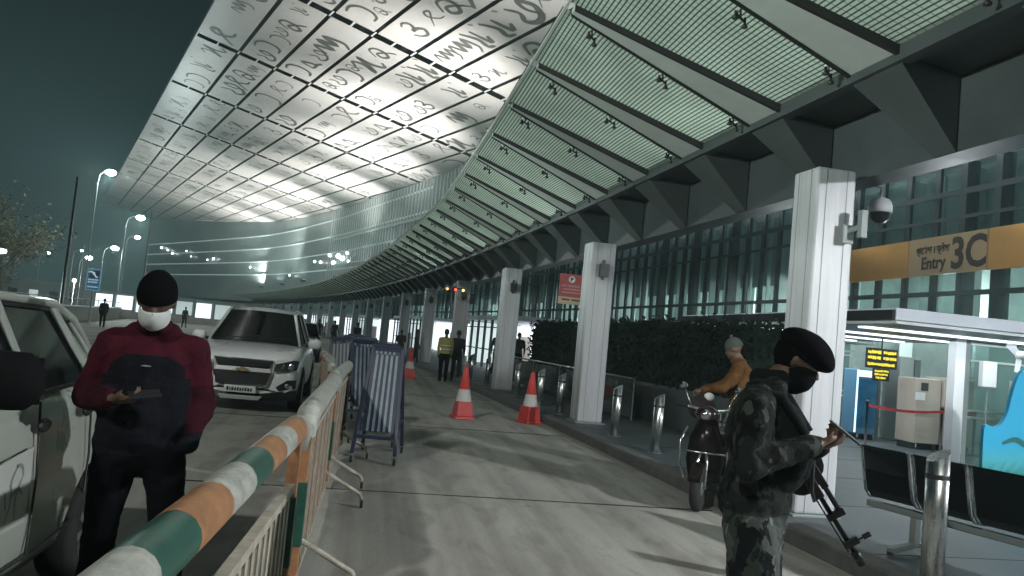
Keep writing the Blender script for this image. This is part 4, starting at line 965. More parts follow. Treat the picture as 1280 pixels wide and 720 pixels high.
def cabin(t, base, top, paint, rails=True, closed=False):
    # base/top: [(y, halfwidth, z)] for A, B, C(, D) posts, from front to rear
    n = len(base)
    bm = NB()      # roof skin
    def roofring(dz): return [V((-top[i][1]*f, top[i][0], top[i][2]+dz+ (0.045*(1-f*f)) )) for f in (1,) for i in range(n)]
    R_ = []
    for i in range(n):
        y, w, z = top[i]; R_.append([bm.verts.new((w*f, y, z+.05*(1-f*f)*(1 if 0 < i < n-1 else .55))) for f in (-1.03, -.7, -.35, 0, .35, .7, 1.03)])
    for a, b in zip(R_, R_[1:]):
        for k in range(6): bm.faces.new((a[k], a[k+1], b[k+1], b[k])).smooth = True
    bmesh.ops.solidify(bm, geom=bm.faces[:], thickness=.045); bmesh.ops.recalc_face_normals(bm, faces=bm.faces[:]); obj('roof', bm, paint, t)
    # windscreen and rear window, bowed
    for nm, i, sgn in (('windscreen', 0, -1), ('rear_window', n-1, 1)):
        bm = NB(); A = []
        for k in range(7):
            f = -1+k/3; bow = .07*(1-f*f)*sgn
            b = V((base[i][1]*.95*f, base[i][0]+bow, base[i][2]+.0)); c = V((top[i][1]*.93*f, top[i][0]+bow*.6, top[i][2]+.01+.02*(1-f*f)))
            A.append((bm.verts.new(b), bm.verts.new(c)))
        for a, b in zip(A, A[1:]): bm.faces.new((a[0], b[0], b[1], a[1])).smooth = True
        bmesh.ops.solidify(bm, geom=bm.faces[:], thickness=.01); obj(nm, bm, M['carglass'], t)
    for sg in (-1, 1):
        for i in range(n):
            bm = NB(); b = V((sg*base[i][1]*.985, base[i][0], base[i][2]-.03)); c = V((sg*top[i][1]*.99, top[i][0], top[i][2]-.01)); beam(bm, b, c, .05 if i in (0, n-1) else .06, .04, upv=(sg, 0, 0)); obj('pillar', bm, paint, t, bevel=.01)
        for i in range(n-1):
            a, b, c, d = base[i], base[i+1], top[i+1], top[i]
            bm = NB(); pts = [V((sg*(a[1]*.985), a[0]+.03, a[2]-.02)), V((sg*(b[1]*.985), b[0]-.03, b[2]-.02)), V((sg*(c[1]*.985), c[0]-.03, c[2]-.03)), V((sg*(d[1]*.985), d[0]+.03, d[2]-.03))]
            inn_ = V((-sg*.02, 0, 0)); prism(bm, [p+inn_ for p in pts], pts); bmesh.ops.recalc_face_normals(bm, faces=bm.faces[:]); lastp = closed and i == n-2
            obj('quarter_panel' if lastp else 'side_window', bm, paint if lastp else M['carglass'], t)
            if lastp: continue
            # black seal framing the opening
            bm = NB()
            for p, q in zip(pts, pts[1:]+pts[:1]): beam(bm, p, q, .018, .03, upv=(sg, 0, 0))
            obj('window_seal', bm, M['carblack'], t)
    # gutter / drip edge above doors
    for sg in (-1, 1):
        bm = NB(); tube(bm, [(sg*base[0][1]*.98, base[0][0]-.02, base[0][2]-.02)]+[(sg*top[i][1]*1.02, top[i][0], top[i][2]+.0) for i in range(n)]+[(sg*base[-1][1]*.98, base[-1][0]+.02, base[-1][2]-.02)], .022, 8); obj('door_frame', bm, paint, t)
        if rails:
            bm = NB(); tube(bm, [(sg*top[0][1]*.95, top[0][0]+.25, top[0][2]+.02), (sg*top[0][1]*.95, top[0][0]+.35, top[0][2]+.085), (sg*top[-1][1]*.95, top[-1][0]-.35, top[-1][2]+.085), (sg*top[-1][1]*.95, top[-1][0]-.2, top[-1][2]+.02)], .018, 8); obj('roof_rail', bm, M['alu'], t)
def mirror(t, x, y, z, m, s=1):
    sg = 1 if x > 0 else -1
    bm = NB(); ball(bm, (0, 0, 0), 1, 16, sc=(.14*s, .075*s, .11*s)); bm2 = bm
    for v in bm.verts:
        if v.co.y > .03*s: v.co.y = .03*s
        v.co.x = max(-.125*s, min(.125*s, v.co.x)); v.co.z = max(-.09*s, min(.09*s, v.co.z))
    k = obj('mirror', bm, m, t, True, loc=(x, y, z))
    bm = NB(); beam(bm, (0, 0, -.02), (-sg*.17*s, .03, -.05), .05, .05); obj('mirror_arm', bm, M['carblack'], k)
    bm = NB(); prism(bm, [(-.11*s, .031*s, -.075*s), (.11*s, .031*s, -.075*s), (.11*s, .034*s, -.075*s), (-.11*s, .034*s, -.075*s)], [(-.11*s, .031*s, .075*s), (.11*s, .031*s, .075*s), (.11*s, .034*s, .075*s), (-.11*s, .034*s, .075*s)]); obj('mirror_glass', bm, M['chrome'], k)

# white SUV facing the camera
suv = thing('parked_suv', 'white SUV with dark grille and roof rails facing the camera beyond the barriers', 'car', (-2.1, 16.1, 0), radians(1))
st = [(-2.28, .62, .34, .78, .02), (-2.24, .80, .27, .88, .02), (-2.12, .88, .25, .96, .03), (-1.7, .92, .25, 1.03, .04), (-1.15, .925, .25, 1.10, .03), (-.4, .925, .25, 1.13, .0), (.6, .925, .25, 1.13, .0), (1.5, .92, .27, 1.13, .0), (2.05, .9, .3, 1.1, .0), (2.28, .84, .36, 1.02, .0), (2.32, .7, .4, .95, 0)]
loft('body', st, M['suvwhite'], suv, [(-1.42, .36), (1.35, .36)], .41)
cabin(suv, [(-1.05, .80, 1.13), (-.05, .83, 1.15), (.95, .83, 1.16), (1.95, .78, 1.15)], [(-.42, .60, 1.66), (.1, .62, 1.71), (.95, .62, 1.71), (1.65, .58, 1.66)], M['suvwhite'])
for y in (-1.42, 1.35):
    for sg in (-1, 1): wheel(suv, sg*.83, y, .36, .22, sg)
def fr(name, pts, m, parent, th=.03):     # front details as convex panels at y
    bm = NB(); prism(bm, [(x, y-th, z) for x, y, z in pts], [(x, y+.1, z) for x, y, z in pts]); bmesh.ops.recalc_face_normals(bm, faces=bm.faces[:]); return obj(name, bm, m, parent, bevel=.008)
def fy(x): return -2.29+.16*(abs(x)/.9)**2.2
def yy(l, d=0): return [(x, fy(x)+d, z) for x, z in l]
M['grille'] = mat('black_grille', (.01, .011, .012), .4)
fr('upper_grille', yy([(-.47, .865), (.47, .865), (.40, .735), (-.40, .735)]), M['grille'], suv)
fr('grille_surround', yy([(-.44, .732), (.44, .732), (.45, .665), (-.45, .665)], -.012), M['suvwhite'], suv)
g = fr('lower_grille', yy([(-.46, .66), (.46, .66), (.40, .46), (.3, .42), (-.3, .42), (-.40, .46)]), M['grille'], suv)
for z in (.78, .83): 
    bm = NB(); beam(bm, (-.42, -2.33, z), (.42, -2.33, z), .012, .01); obj('grille_bar', bm, M['carblack'], suv)
bm = NB(); tube(bm, [(x, fy(x)-.04, z) for x, z in ((-.46, .66), (-.47, .87), (.47, .87), (.46, .66), (.40, .455), (.3, .415), (-.3, .415), (-.40, .455), (-.46, .66))], .011, 6); obj('grille_trim', bm, M['chrome'], suv)
bm = NB(); prism(bm, [(-.1, -2.34, .715), (-.035, -2.34, .72), (-.035, -2.34, .735), (.035, -2.34, .735), (.035, -2.34, .72), (.1, -2.34, .715), (.11, -2.34, .68), (.035, -2.34, .68), (.035, -2.34, .665), (-.035, -2.34, .665), (-.035, -2.34, .68), (-.11, -2.34, .68)],
      [(x, -2.33, z) for x, z in ((-.1, .715), (-.035, .72), (-.035, .735), (.035, .735), (.035, .72), (.1, .715), (.11, .68), (.035, .68), (.035, .665), (-.035, .665), (-.035, .68), (-.11, .68))]); obj('emblem', bm, mat('gold_emblem', (.55, .45, .25), .3, .8), suv)
for sg in (-1, 1):
    hl = fr('headlight', [(sg*x, -2.29+d, z) for x, d, z in ((.50, .02, .70), (.52, .02, .82), (.80, .12, .90), (.88, .22, .89), (.86, .2, .74), (.74, .1, .70))][::sg], mat('headlight_glass', (.05, .055, .06), .12, coat=.5), suv)
    for x, r in ((.62, .045), (.76, .055)):
        bm = NB(); lathe(bm, [(r, -.01), (r*.7, .0), (.01, .006)], 16); bmesh.ops.rotate(bm, verts=bm.verts[:], matrix=Matrix.Rotation(pi/2, 3, 'X')); obj('lamp_lens', bm, M['chrome'], hl, loc=(sg*x, fy(x)-.035, .79))
    fg = fr('fog_light_recess', [(sg*x, -2.27+d, z) for x, d, z in ((.55, .0, .44), (.72, .07, .56), (.86, .18, .57), (.86, .2, .42), (.6, .02, .38))][::sg], M['carblack'], suv)
    bm = NB(); lathe(bm, [(.04, -.01), (.03, .005), (.01, .006)], 14); bmesh.ops.rotate(bm, verts=bm.verts[:], matrix=Matrix.Rotation(pi/2, 3, 'X')); obj('fog_lamp', bm, M['chrome'], fg, loc=(sg*.72, fy(.72)-.04, .47))
    mirror(suv, sg*1.03, -.72, 1.16, M['suvwhite'], .95)
fr('lower_bumper', [(x, -2.27+.17*(abs(x)/.9)**2.2, z) for x, z in ((-.9, .4), (-.6, .36), (-.3, .41), (.3, .41), (.6, .36), (.9, .4), (.86, .23), (.3, .19), (-.3, .19), (-.86, .23))], M['carblack'], suv, .02)
fr('skid_plate', yy([(-.35, .27), (.35, .27), (.3, .2), (-.3, .2)], .0), M['alu'], suv)
pl = fr('number_plate', [(x, -2.36, z) for x, z in ((-.25, .43), (.25, .43), (.25, .32), (-.25, .32))], mat('white_plate', (.7, .72, .7), .4), suv, .01)
bm = NB(); random.seed(2); x = -.21
while x < .2: w = random.uniform(.02, .035); box(bm, x, x+w, -2.375, -2.371, .345, .345+random.uniform(.045, .06)); x += w+.012
obj('plate_characters', bm, M['carblack'], pl)
bm = NB(); box(bm, -.42, -.3, -.73, -.7, 1.36, 1.4); obj('paper_pass', bm, mat('cream_paper', (.4, .37, .3), .6), suv)
for x in (-.5, .1):
    bm = NB(); beam(bm, (x, -1.14, 1.17), (x+.55, -1.0, 1.24), .015, .015); obj('wiper', bm, M['carblack'], suv)
bm = NB(); box(bm, -.75, .75, -.9, -.6, 1.05, 1.12); obj('dashboard', bm, M['carblack'], suv)

# white hatchback at the left edge, front towards the camera
sed = thing('parked_car', 'white car with black mirror and faded side sticker at the left edge of the photo', 'car', (-2.36, 3.72, 0))
st = [(-1.95, .55, .36, .72, .02), (-1.9, .74, .26, .80, .02), (-1.7, .82, .22, .90, .03), (-1.1, .85, .2, 1.0, .03), (-.75, .855, .2, 1.1, .01), (0, .86, .2, 1.16, 0), (.7, .86, .2, 1.17, 0), (1.3, .85, .22, 1.17, .0), (1.75, .82, .28, 1.12, 0), (1.93, .76, .34, 1.02, 0), (1.97, .6, .42, .9, 0)]
loft('body', st, M['carwhite'], sed, [(-1.22, .31), (1.30, .31)], .37)
cabin(sed, [(-.88, .78, 1.12), (.38, .825, 1.15), (1.14, .825, 1.17), (1.62, .76, 1.14)], [(-.2, .64, 1.54), (.22, .665, 1.58), (.88, .665, 1.56), (1.3, .62, 1.48)], M['carwhite'], False, True)
for y in (-1.22, 1.30):
    for sg in (-1, 1): wheel(sed, sg*.775, y, .31, .19, sg)
for sg in (-1, 1): mirror(sed, sg*1.0, -.42, 1.27, mat('black_mirror_shell', (.006, .006, .007), .8, spec=.1), 1.2)
bm = NB()
for y in (.42, 1.12, -.75):
    tube(bm, [(.862, y, .38), (.872, y-.01, .75), (.855, y-.03, 1.1)], .006, 6)
tube(bm, [(.868, -.75, .4), (.868, 0, .38), (.868, .42, .38), (.868, 1.0, .42)], .006, 6)
obj('door_gap', bm, M['carblack'], sed)
for y in (.36, ):
    bm = NB(); ball(bm, (.868, y+.08, .985), .05, 14, sc=(.35, 1.5, .7)); obj('door_handle', bm, M['carblack'], sed)
bm = NB(); ball(bm, (.868, 1.02, 1.0), .05, 14, sc=(.35, 1.5, .7)); obj('door_handle', bm, M['carblack'], sed)
bm = NB(); prism(bm, [(.868, -.02, .56), (.868, .33, .56), (.868, .33, .9), (.868, -.02, .87)], [(.875, -.02, .56), (.875, .33, .56), (.875, .33, .9), (.875, -.02, .87)])
stk = obj('side_sticker', bm, mat('faded_grey_sticker', (.40, .42, .39), .55, noise_amt=.08, scale=8), sed)
bm = NB(); random.seed(14)
for pts in ([(.1, .60), (.14, .68), (.13, .78), (.18, .84)], [(.2, .60), (.19, .7), (.24, .78)], [(.13, .7), (.2, .73), (.26, .7)], [(.16, .84), (.22, .83), (.25, .78)], [(.1, .66), (.07, .74)]):
    ribbon(bm, pts, lambda p: V((.8765, p.x, p.y)), .008)
obj('emblem_drawing', bm, mat('faded_print', (.2, .22, .21), .6), stk)

# distant parked vehicles on the left and across the forecourt
def small_car(x, y, rz, lab, paint, L_=4.0):
    t = thing('parked_car', lab, 'car', (x, y, 0), rz)
    k = L_/4
    st = [(-2.0*k, .6, .36, .7, .02), (-1.9*k, .8, .26, .8, .02), (-1.0*k, .86, .2, .98, .02), (0, .87, .2, 1.02, 0), (1.2*k, .86, .22, 1.03, 0), (1.95*k, .78, .36, .95, 0)]
    loft('body', st, paint, t, [(-1.25*k, .31), (1.3*k, .31)], .37)
    cabin(t, [(-.9*k, .78, 1.0), (.2*k, .82, 1.03), (1.5*k, .76, 1.0)], [(-.2*k, .62, 1.45), (.3*k, .64, 1.48), (1.1*k, .6, 1.43)], paint, False)
    for y_ in (-1.25*k, 1.3*k):
        for sg in (-1, 1): wheel(t, sg*.78, y_, .31, .18, sg)
    for sg in (-1, 1):
        bm = NB(); ball(bm, (sg*.62, -1.92*k, .68), .09, 10, sc=(1.3, .6, .7)); obj('headlight', bm, M['chrome'], t)
small_car(-2.9, 33, radians(4), 'dark car parked far behind the white SUV', mat('dark_grey_paint', (.05, .055, .06), .3, .3))

# ------------------------------------------------------------------ people
SKIN = mat('brown_skin', (.10, .055, .036), .6, noise_amt=.12, scale=30); EYEW = mat('eye_white', (.6, .58, .55), .3); DARK = mat('dark_eye', (.01, .008, .008), .2)
def capsule(p, q, r0, r1):
    bm = NB()
    for c, r in ((p, r0), (q, r1)):
        g = bmesh.ops.create_icosphere(bm, subdivisions=2, radius=r)
        for v in g['verts']: v.co += V(c)
    bmesh.ops.convex_hull(bm, input=bm.verts[:], use_existing_faces=False)
    bmesh.ops.delete(bm, geom=[v for v in bm.verts if not v.link_faces], context='VERTS'); return bm
def ellip(c, r, rot=(0, 0, 0)):
    bm = NB(); bmesh.ops.create_icosphere(bm, subdivisions=3, radius=1); from mathutils import Euler
    Rm = Euler(rot).to_matrix()
    for v in bm.verts: v.co = Rm@V((v.co.x*r[0], v.co.y*r[1], v.co.z*r[2]))+V(c)
    return bm
def sdist(p, pr):
    if pr[0] == 'c':
        a, b, r0, r1 = V(pr[1]), V(pr[2]), pr[3], pr[4]; ab = b-a; t = max(0, min(1, (p-a).dot(ab)/max(1e-9, ab.length_squared))); return (p-(a+ab*t)).length-(r0+(r1-r0)*t)
    c, r = V(pr[1]), pr[2]; d = p-c; k = V((d.x/r[0], d.y/r[1], d.z/r[2])).length; return (k-1)*min(r)
def body_mesh(prims, vox, mats, matfun=None, fold=.006, smooth=3):
    allbm = NB()
    for pr in prims:
        b = capsule(*pr[1:5]) if pr[0] == 'c' else ellip(pr[1], pr[2], pr[3] if len(pr) > 4 else (0, 0, 0))
        me = bpy.data.meshes.new('t'); b.to_mesh(me); b.free(); allbm.from_mesh(me); bpy.data.meshes.remove(me)
    bmesh.ops.recalc_face_normals(allbm, faces=allbm.faces[:])
    o = obj('tmp', allbm, mats[0]); md = o.modifiers.new('r', 'REMESH'); md.mode = 'VOXEL'; md.voxel_size = vox
    bpy.context.view_layer.update(); dg = bpy.context.evaluated_depsgraph_get(); me = bpy.data.meshes.new_from_object(o.evaluated_get(dg)); bpy.data.objects.remove(o)
    bm = NB(); bm.from_mesh(me)
    for _ in range(smooth): bmesh.ops.smooth_vert(bm, verts=bm.verts[:], factor=.5, use_axis_x=True, use_axis_y=True, use_axis_z=True)
    bm.normal_update()
    pm = [(pr[-1], pr) for pr in prims]
    for f in bm.faces:
        c = f.calc_center_median(); best = min(pm, key=lambda x: sdist(c, x[1])); mi = best[0]
        if matfun: mi = matfun(c, mi)
        f.material_index = mi; f.smooth = True
    if fold:
        sk = {v.index for f in bm.faces if f.material_index == 0 for v in f.verts}; bm.verts.index_update()
        for v in bm.verts:
            if v.index in sk: continue
            p = v.co; n = noise.noise(V((p.x*9+3, p.y*9, p.z*6)))+.6*noise.noise(V((p.x*16, p.y*16+5, p.z*26)))
            v.co += v.normal*n*fold
    me2 = bpy.data.meshes.new('body'); bm.to_mesh(me2); bm.free(); bpy.data.meshes.remove(me)
    for m in mats: me2.materials.append(m)
    return me2
def hand(w, d, n, side, curl=.5, mi=0, sc=1.0, spread=1):
    # w wrist, d direction of the palm, n direction the palm faces, side +1/-1 thumb side
    w, d, n = V(w), V(d).normalized(), V(n).normalized(); n = (n-d*n.dot(d)).normalized(); s = d.cross(n)*side
    pr = [('c', w+s*.018*sc, w+d*.075*sc+s*.028*sc, .017*sc, .015*sc, mi), ('c', w-s*.012*sc, w+d*.075*sc-s*.026*sc, .017*sc, .014*sc, mi), ('c', w, w+d*.075*sc, .019*sc, .016*sc, mi)]
    for k, (o_, l) in enumerate(((.03, .070), (.0105, .078), (-.009, .072), (-.028, .056))):
        b = w+d*.08*sc+s*o_*sc; a = curl; l *= sc
        d1 = (d*cos(a)+n*sin(a)); d2 = (d*cos(a*2.1)+n*sin(a*2.1)); d3 = (d*cos(a*3)+n*sin(a*3))
        p1 = b+d1*l*.45; p2 = p1+d2*l*.32; p3 = p2+d3*l*.25
        pr += [('c', b, p1, .0088*sc, .0082*sc, mi), ('c', p1, p2, .0082*sc, .0075*sc, mi), ('c', p2, p3, .0075*sc, .0066*sc, mi)]
    b = w+d*.022*sc+s*.026*sc; p1 = b+(s*.75+d*.6+n*.35).normalized()*.034*sc; p2 = p1+(s*.15+d*.8+n*.6).normalized()*.032*sc
    pr += [('c', b, p1, .012*sc, .0095*sc, mi), ('c', p1, p2, .0095*sc, .0075*sc, mi)]
    return pr
def head(c, tilt, mi=0, k=1.0, yaw=0):
    c = V(c); Rm = Matrix.Rotation(yaw, 3, 'Z')@Matrix.Rotation(tilt, 3, 'X')
    T = lambda p: c+Rm@V(p)*k
    rot = (tilt, 0, yaw)
    pr = [('e', T((0, .012, .02)), (.076*k, .096*k, .098*k), rot, mi), ('e', T((0, -.03, -.045)), (.058*k, .062*k, .072*k), rot, mi), ('c', T((0, -.088, .002)), T((0, -.106, -.028)), .009*k, .014*k, mi),
          ('c', T((-.02, -.083, -.065)), T((.02, -.083, -.065)), .012*k, .012*k, mi), ('c', T((0, -.075, -.1)), T((0, -.07, -.1)), .02*k, .02*k, mi)]
    for sg in (-1, 1): pr += [('e', T((sg*.078, .015, -.01)), (.01*k, .02*k, .032*k), rot, mi), ('c', T((sg*.022, -.084, .018)), T((sg*.045, -.076, .018)), .009*k, .008*k, mi), ('c', T((sg*.02, -.076, .003)), T((sg*.042, -.072, .002)), .010*k, .009*k, mi)]
    return pr, T, Rm
def eyes(T, parent, k=1.0):
    for sg in (-1, 1):
        bm = NB(); ball(bm, T((sg*.03, -.067, -.008)), .011*k, 10); obj('eye', bm, EYEW, parent)
        bm = NB(); ball(bm, T((sg*.03, -.074, -.014)), .0055*k, 8); obj('iris', bm, DARK, parent)
def shell(name, T, Rm, rr, off_, keep, m, parent, th=.006, sub=1):
    bm = NB(); bmesh.ops.create_uvsphere(bm, u_segments=32, v_segments=22, radius=1)
    for v in bm.verts: v.co = V((v.co.x*rr[0], v.co.y*rr[1], v.co.z*rr[2]))+V(off_)
    bmesh.ops.delete(bm, geom=[v for v in bm.verts if not keep(v.co)], context='VERTS')
    for v in bm.verts:
        v.co += v.co.normalized()*.003*noise.noise(v.co*30)
    for v in bm.verts: v.co = T(v.co)
    bmesh.ops.solidify(bm, geom=bm.faces[:], thickness=th); return obj(name, bm, m, parent, True)
def person(label, loc, rz, prims, vox, mats, matfun=None, fold=.006, group=None):
    me = body_mesh(prims, vox, mats, matfun, fold); o = bpy.data.objects.new('person', me); COL.objects.link(o); o.location = loc; o.rotation_euler = (0, 0, rz)
    tag(o, label, 'person', group); return o
def legs(pr, hips, knees, ankles, rts, tm, sm, toe_dir=((0, -1), (0, -1))):
    for k in range(2):
        h, kn, an = V(hips[k]), V(knees[k]), V(ankles[k]); d = V((toe_dir[k][0], toe_dir[k][1], 0)).normalized()
        pr += [('c', h, kn, rts[0], rts[1], tm), ('c', kn, an, rts[1], rts[2], tm), ('c', an+V((0, 0, .015)), an+V((0, 0, -.02)), rts[2]+.005, rts[2]+.006, tm)]
        pr += [('c', an+V((0, 0, -.045))-d*.04, an+V((0, 0, -.05))+d*.10, .038, .036, sm), ('c', an+V((0, 0, -.055))+d*.08, an+V((0, 0, -.058))+d*.155, .038, .028, sm)]

# --- masked man with the phone
CLM = mat('maroon_jacket', (.052, .006, .014), .9, noise_amt=.25, scale=9, bump=.3, bscale=60, spec=.15); CLK = mat('black_jacket', (.006, .007, .011), .9, noise_amt=.25, scale=8, bump=.3, bscale=60, spec=.15)
TRK = mat('black_trousers', (.0035, .004, .006), .9, noise_amt=.2, scale=8, spec=.1); SHO = mat('dark_shoes', (.012, .012, .014), .5)
CLD = mat('dark_maroon_sleeve', (.03, .004, .009), .9, spec=.15, noise_amt=.25, scale=9)
pr, T, Rm = head((0.0, -.05, 1.625), radians(22), k=1.06)
hp, hT, hR = pr, T, Rm
P_ = list(hp)
P_ += [('c', (0, .02, 1.5), (0, -.03, 1.56), .058, .055, 0),
       ('c', (-.15, .02, 1.395), (.15, .02, 1.395), .08, .08, 1), ('c', (-.07, .02, 1.46), (.07, .02, 1.46), .065, .065, 1),
       ('c', (-.075, .0, 1.31), (-.09, .0, .99), .125, .125, 1), ('c', (.075, .0, 1.31), (.09, .0, .99), .125, .125, 1), ('c', (0, -.02, 1.3), (0, -.03, 1.0), .125, .135, 1), ('c', (-.11, 0, .93), (.11, 0, .93), .115, .115, 1), ('c', (-.1, 0, .86), (.1, 0, .86), .10, .10, 3),
       ('c', (-.185, .02, 1.39), (-.27, .05, 1.14), .085, .072, 1), ('c', (-.27, .05, 1.13), (-.13, -.23, 1.15), .074, .052, 5),
       ('c', (.185, .02, 1.39), (.255, .06, 1.12), .085, .075, 1), ('c', (.255, .06, 1.12), (.215, -.09, .95), .075, .062, 1)]
P_ += hand((-.115, -.25, 1.155), (1, -.35, .06), (.1, .25, 1), 1, .55, 0, 1.05)
legs(P_, [(-.1, 0, .88), (.11, 0, .88)], [(-.13, -.02, .49), (.17, -.02, .49)], [(-.15, .02, .1), (.21, .03, .1)], (.108, .082, .066), 3, 4, ((-.3, -1), (.35, -1)))
def mf(c, mi):
    if mi == 1:
        arm = abs(c.x) > .2 or (abs(c.x) > .175 and c.z > 1.25)
        if not arm and c.y < .04 and c.z < 1.36-.06*(abs(c.x)/.17)**4: return 2
        if c.z < 1.0: return 2
        if c.z < 1.22: return 5 if arm else 2
    return mi
man = person('man in black beanie, white face mask and maroon and black jacket looking at his phone', (-1.07, 4.22, 0), radians(8), P_, .0105, [SKIN, CLM, CLK, TRK, SHO, CLD], mf, .009)
eyes(T, man, 1.06)
shell('beanie', T, Rm, (.089, .112, .118), (0, .012, .025), lambda c: c.z > -.003-.3*max(0, c.y), mat('black_knit', (.004, .004, .005), .95, bump=.6, bscale=200, spec=.1), man, .008)
shell('face_mask', T, Rm, (.073, .098, .085), (0, -.022, -.052), lambda c: c.y < -.03 and -.125 < c.z < -.012, mat('white_mask', (.62, .66, .64), .7, noise_amt=.06, scale=40), man, .003)
shell('collar', lambda p: V(p)+V((0, .0, 1.5)), None, (.088, .09, .06), (0, 0, 0), lambda c: -.045 < c.z < .035 and not (c.y < -.05 and abs(c.x) < .025), CLM, man, .010)
bm = NB(); ball(bm, (-.0, -.153, 1.31), .012, 6, sc=(2.2, .3, .35)); obj('chest_logo', bm, mat('grey_logo', (.25, .27, .3), .6), man)
ph = thing('phone', 'dark phone held flat in the masked man\'s hand', 'phone', (-1.07, 4.22, 0), radians(8))
bm = NB(); box(bm, -.034, .034, -.007, .0, -.068, .068); bmesh.ops.rotate(bm, verts=bm.verts[:], matrix=Matrix.Rotation(radians(-68), 3, 'X')@Matrix.Rotation(radians(70), 3, 'Y'))
obj('case', bm, M['plastic'], ph, bevel=.004, loc=(.025, -.30, 1.19)); 
bm = NB(); box(bm, -.03, .03, .001, .002, -.062, .062); bmesh.ops.rotate(bm, verts=bm.verts[:], matrix=Matrix.Rotation(radians(-68), 3, 'X')@Matrix.Rotation(radians(70), 3, 'Y'))
obj('screen', bm, mat('phone_screen', (.008, .01, .012), .5, spec=.1, emis=.02, ecol=(.6, .8, 1)), ph, loc=(.025, -.30, 1.19))

# --- soldier
def camo(nm='camouflage_cloth', g=1.0):
    m = mat(nm, (.06, .07, .06), .9, spec=.15); t = m.node_tree; b = t.nodes['Principled BSDF']; tcn = t.nodes.new('ShaderNodeTexCoord')
    mp = t.nodes.new('ShaderNodeMapping'); mp.inputs['Scale'].default_value = (1, 1, .7); t.links.new(tcn.outputs['Object'], mp.inputs[0])
    def nz_(sc, seed, lo):
        n = t.nodes.new('ShaderNodeTexNoise'); n.noise_dimensions = '4D'; n.inputs['W'].default_value = seed; n.inputs['Scale'].default_value = sc; n.inputs['Detail'].default_value = 3; n.inputs['Distortion'].default_value = .8
        t.links.new(mp.outputs[0], n.inputs['Vector']); g = t.nodes.new('ShaderNodeMath'); g.operation = 'GREATER_THAN'; g.inputs[1].default_value = lo; t.links.new(n.outputs[0], g.inputs[0]); return g.outputs[0]
    prev = None; base = (.026, .034, .030, 1)
    for sc, sd, lo, c in ((7, 1, .53, (.010, .016, .013, 1)), (8, 4, .56, (.05, .058, .053, 1)), (11, 9, .57, (.006, .007, .008, 1)), (13, 14, .60, (.10, .11, .10, 1))):
        x = t.nodes.new('ShaderNodeMixRGB'); t.links.new(nz_(sc, sd, lo), x.inputs[0]); x.inputs[2].default_value = c
        x.inputs[2].default_value = tuple(v*g for v in c[:3])+(1,)
        if prev is None: x.inputs[1].default_value = tuple(v*g for v in base[:3])+(1,)
        else: t.links.new(prev, x.inputs[1])
        prev = x.outputs[0]
    t.links.new(prev, b.inputs['Base Color'])
    n = t.nodes.new('ShaderNodeTexNoise'); n.inputs['Scale'].default_value = 22; t.links.new(tcn.outputs['Object'], n.inputs[0]); bp = t.nodes.new('ShaderNodeBump'); bp.inputs['Strength'].default_value = .5; bp.inputs['Distance'].default_value = .02
    t.links.new(n.outputs[0], bp.inputs['Height']); t.links.new(bp.outputs[0], b.inputs['Normal']); return m
CAM = camo(g=1.25); CAMD = camo('shaded_camouflage', .5); VES = mat('dark_tactical_vest', (.008, .011, .011), .95, noise_amt=.3, scale=14, spec=.1); BOOT = mat('black_boots', (.01, .01, .01), .4)  # torso copy of the camouflage is darkened, shade put into its colour
GLV = mat('dark_sleeve_cloth', (.03, .02, .022), .8)
hp, T, Rm = head((.02, -.13, 1.63), radians(30), k=1.04, yaw=radians(8))
P_ = list(hp)+[('c', (0, .0, 1.5), (0, -.08, 1.57), .06, .058, 0),
   ('c', (-.18, .02, 1.41), (.18, .02, 1.41), .085, .085, 1), ('c', (-.07, .02, 1.47), (.07, .02, 1.47), .075, .075, 1), ('c', (-.06, -.03, 1.49), (.06, -.03, 1.49), .07, .07, 1),
   ('e', (0, .01, 1.26), (.21, .16, .23), (0, 0, 0), 1), ('e', (0, .01, 1.08), (.19, .15, .18), (0, 0, 0), 1), ('c', (-.08, .01, .93), (.08, .01, .93), .125, .125, 1),
   ('c', (-.1, .0, .84), (.1, .0, .84), .115, .115, 1), ('e', (0, .02, .98), (.21, .165, .16), (0, 0, 0), 1),
   ('e', (0, -.05, 1.27), (.17, .145, .18), (0, 0, 0), 2), ('e', (0, -.04, 1.1), (.16, .15, .10), (0, 0, 0), 2),
   ('c', (-.1, -.16, 1.13), (-.1, -.175, 1.2), .045, .04, 2), ('c', (.0, -.175, 1.13), (.0, -.185, 1.2), .045, .04, 2), ('c', (.1, -.16, 1.13), (.1, -.175, 1.2), .045, .04, 2),
   ('c', (-.225, .02, 1.40), (-.30, .02, 1.15), .09, .07, 1), ('c', (-.30, .02, 1.15), (-.13, -.215, 1.26), .07, .05, 1),
   ('c', (.225, .02, 1.40), (.28, -.03, 1.14), .09, .07, 1), ('c', (.28, -.03, 1.14), (.08, -.235, 1.24), .07, .05, 1)]
P_ += hand((-.11, -.24, 1.265), (.75, -.65, .35), (.2, .3, .9), 1, .6, 0, 1.05)
P_ += hand((.07, -.255, 1.245), (-.5, -.75, .4), (.1, .35, .9), -1, .6, 0, 1.05)
legs(P_, [(-.11, .01, .86), (.11, .01, .86)], [(-.17, -.05, .48), (.17, .03, .48)], [(-.2, .0, .12), (.2, .06, .12)], (.135, .112, .085), 1, 3)
P_ += [('e', (-.2, -.0, .68), (.05, .1, .11), (0, 0, 0), 1), ('e', (.2, .0, .68), (.05, .1, .11), (0, 0, 0), 1)]
SP = (1.83, 3.5, 0); SR = radians(56)
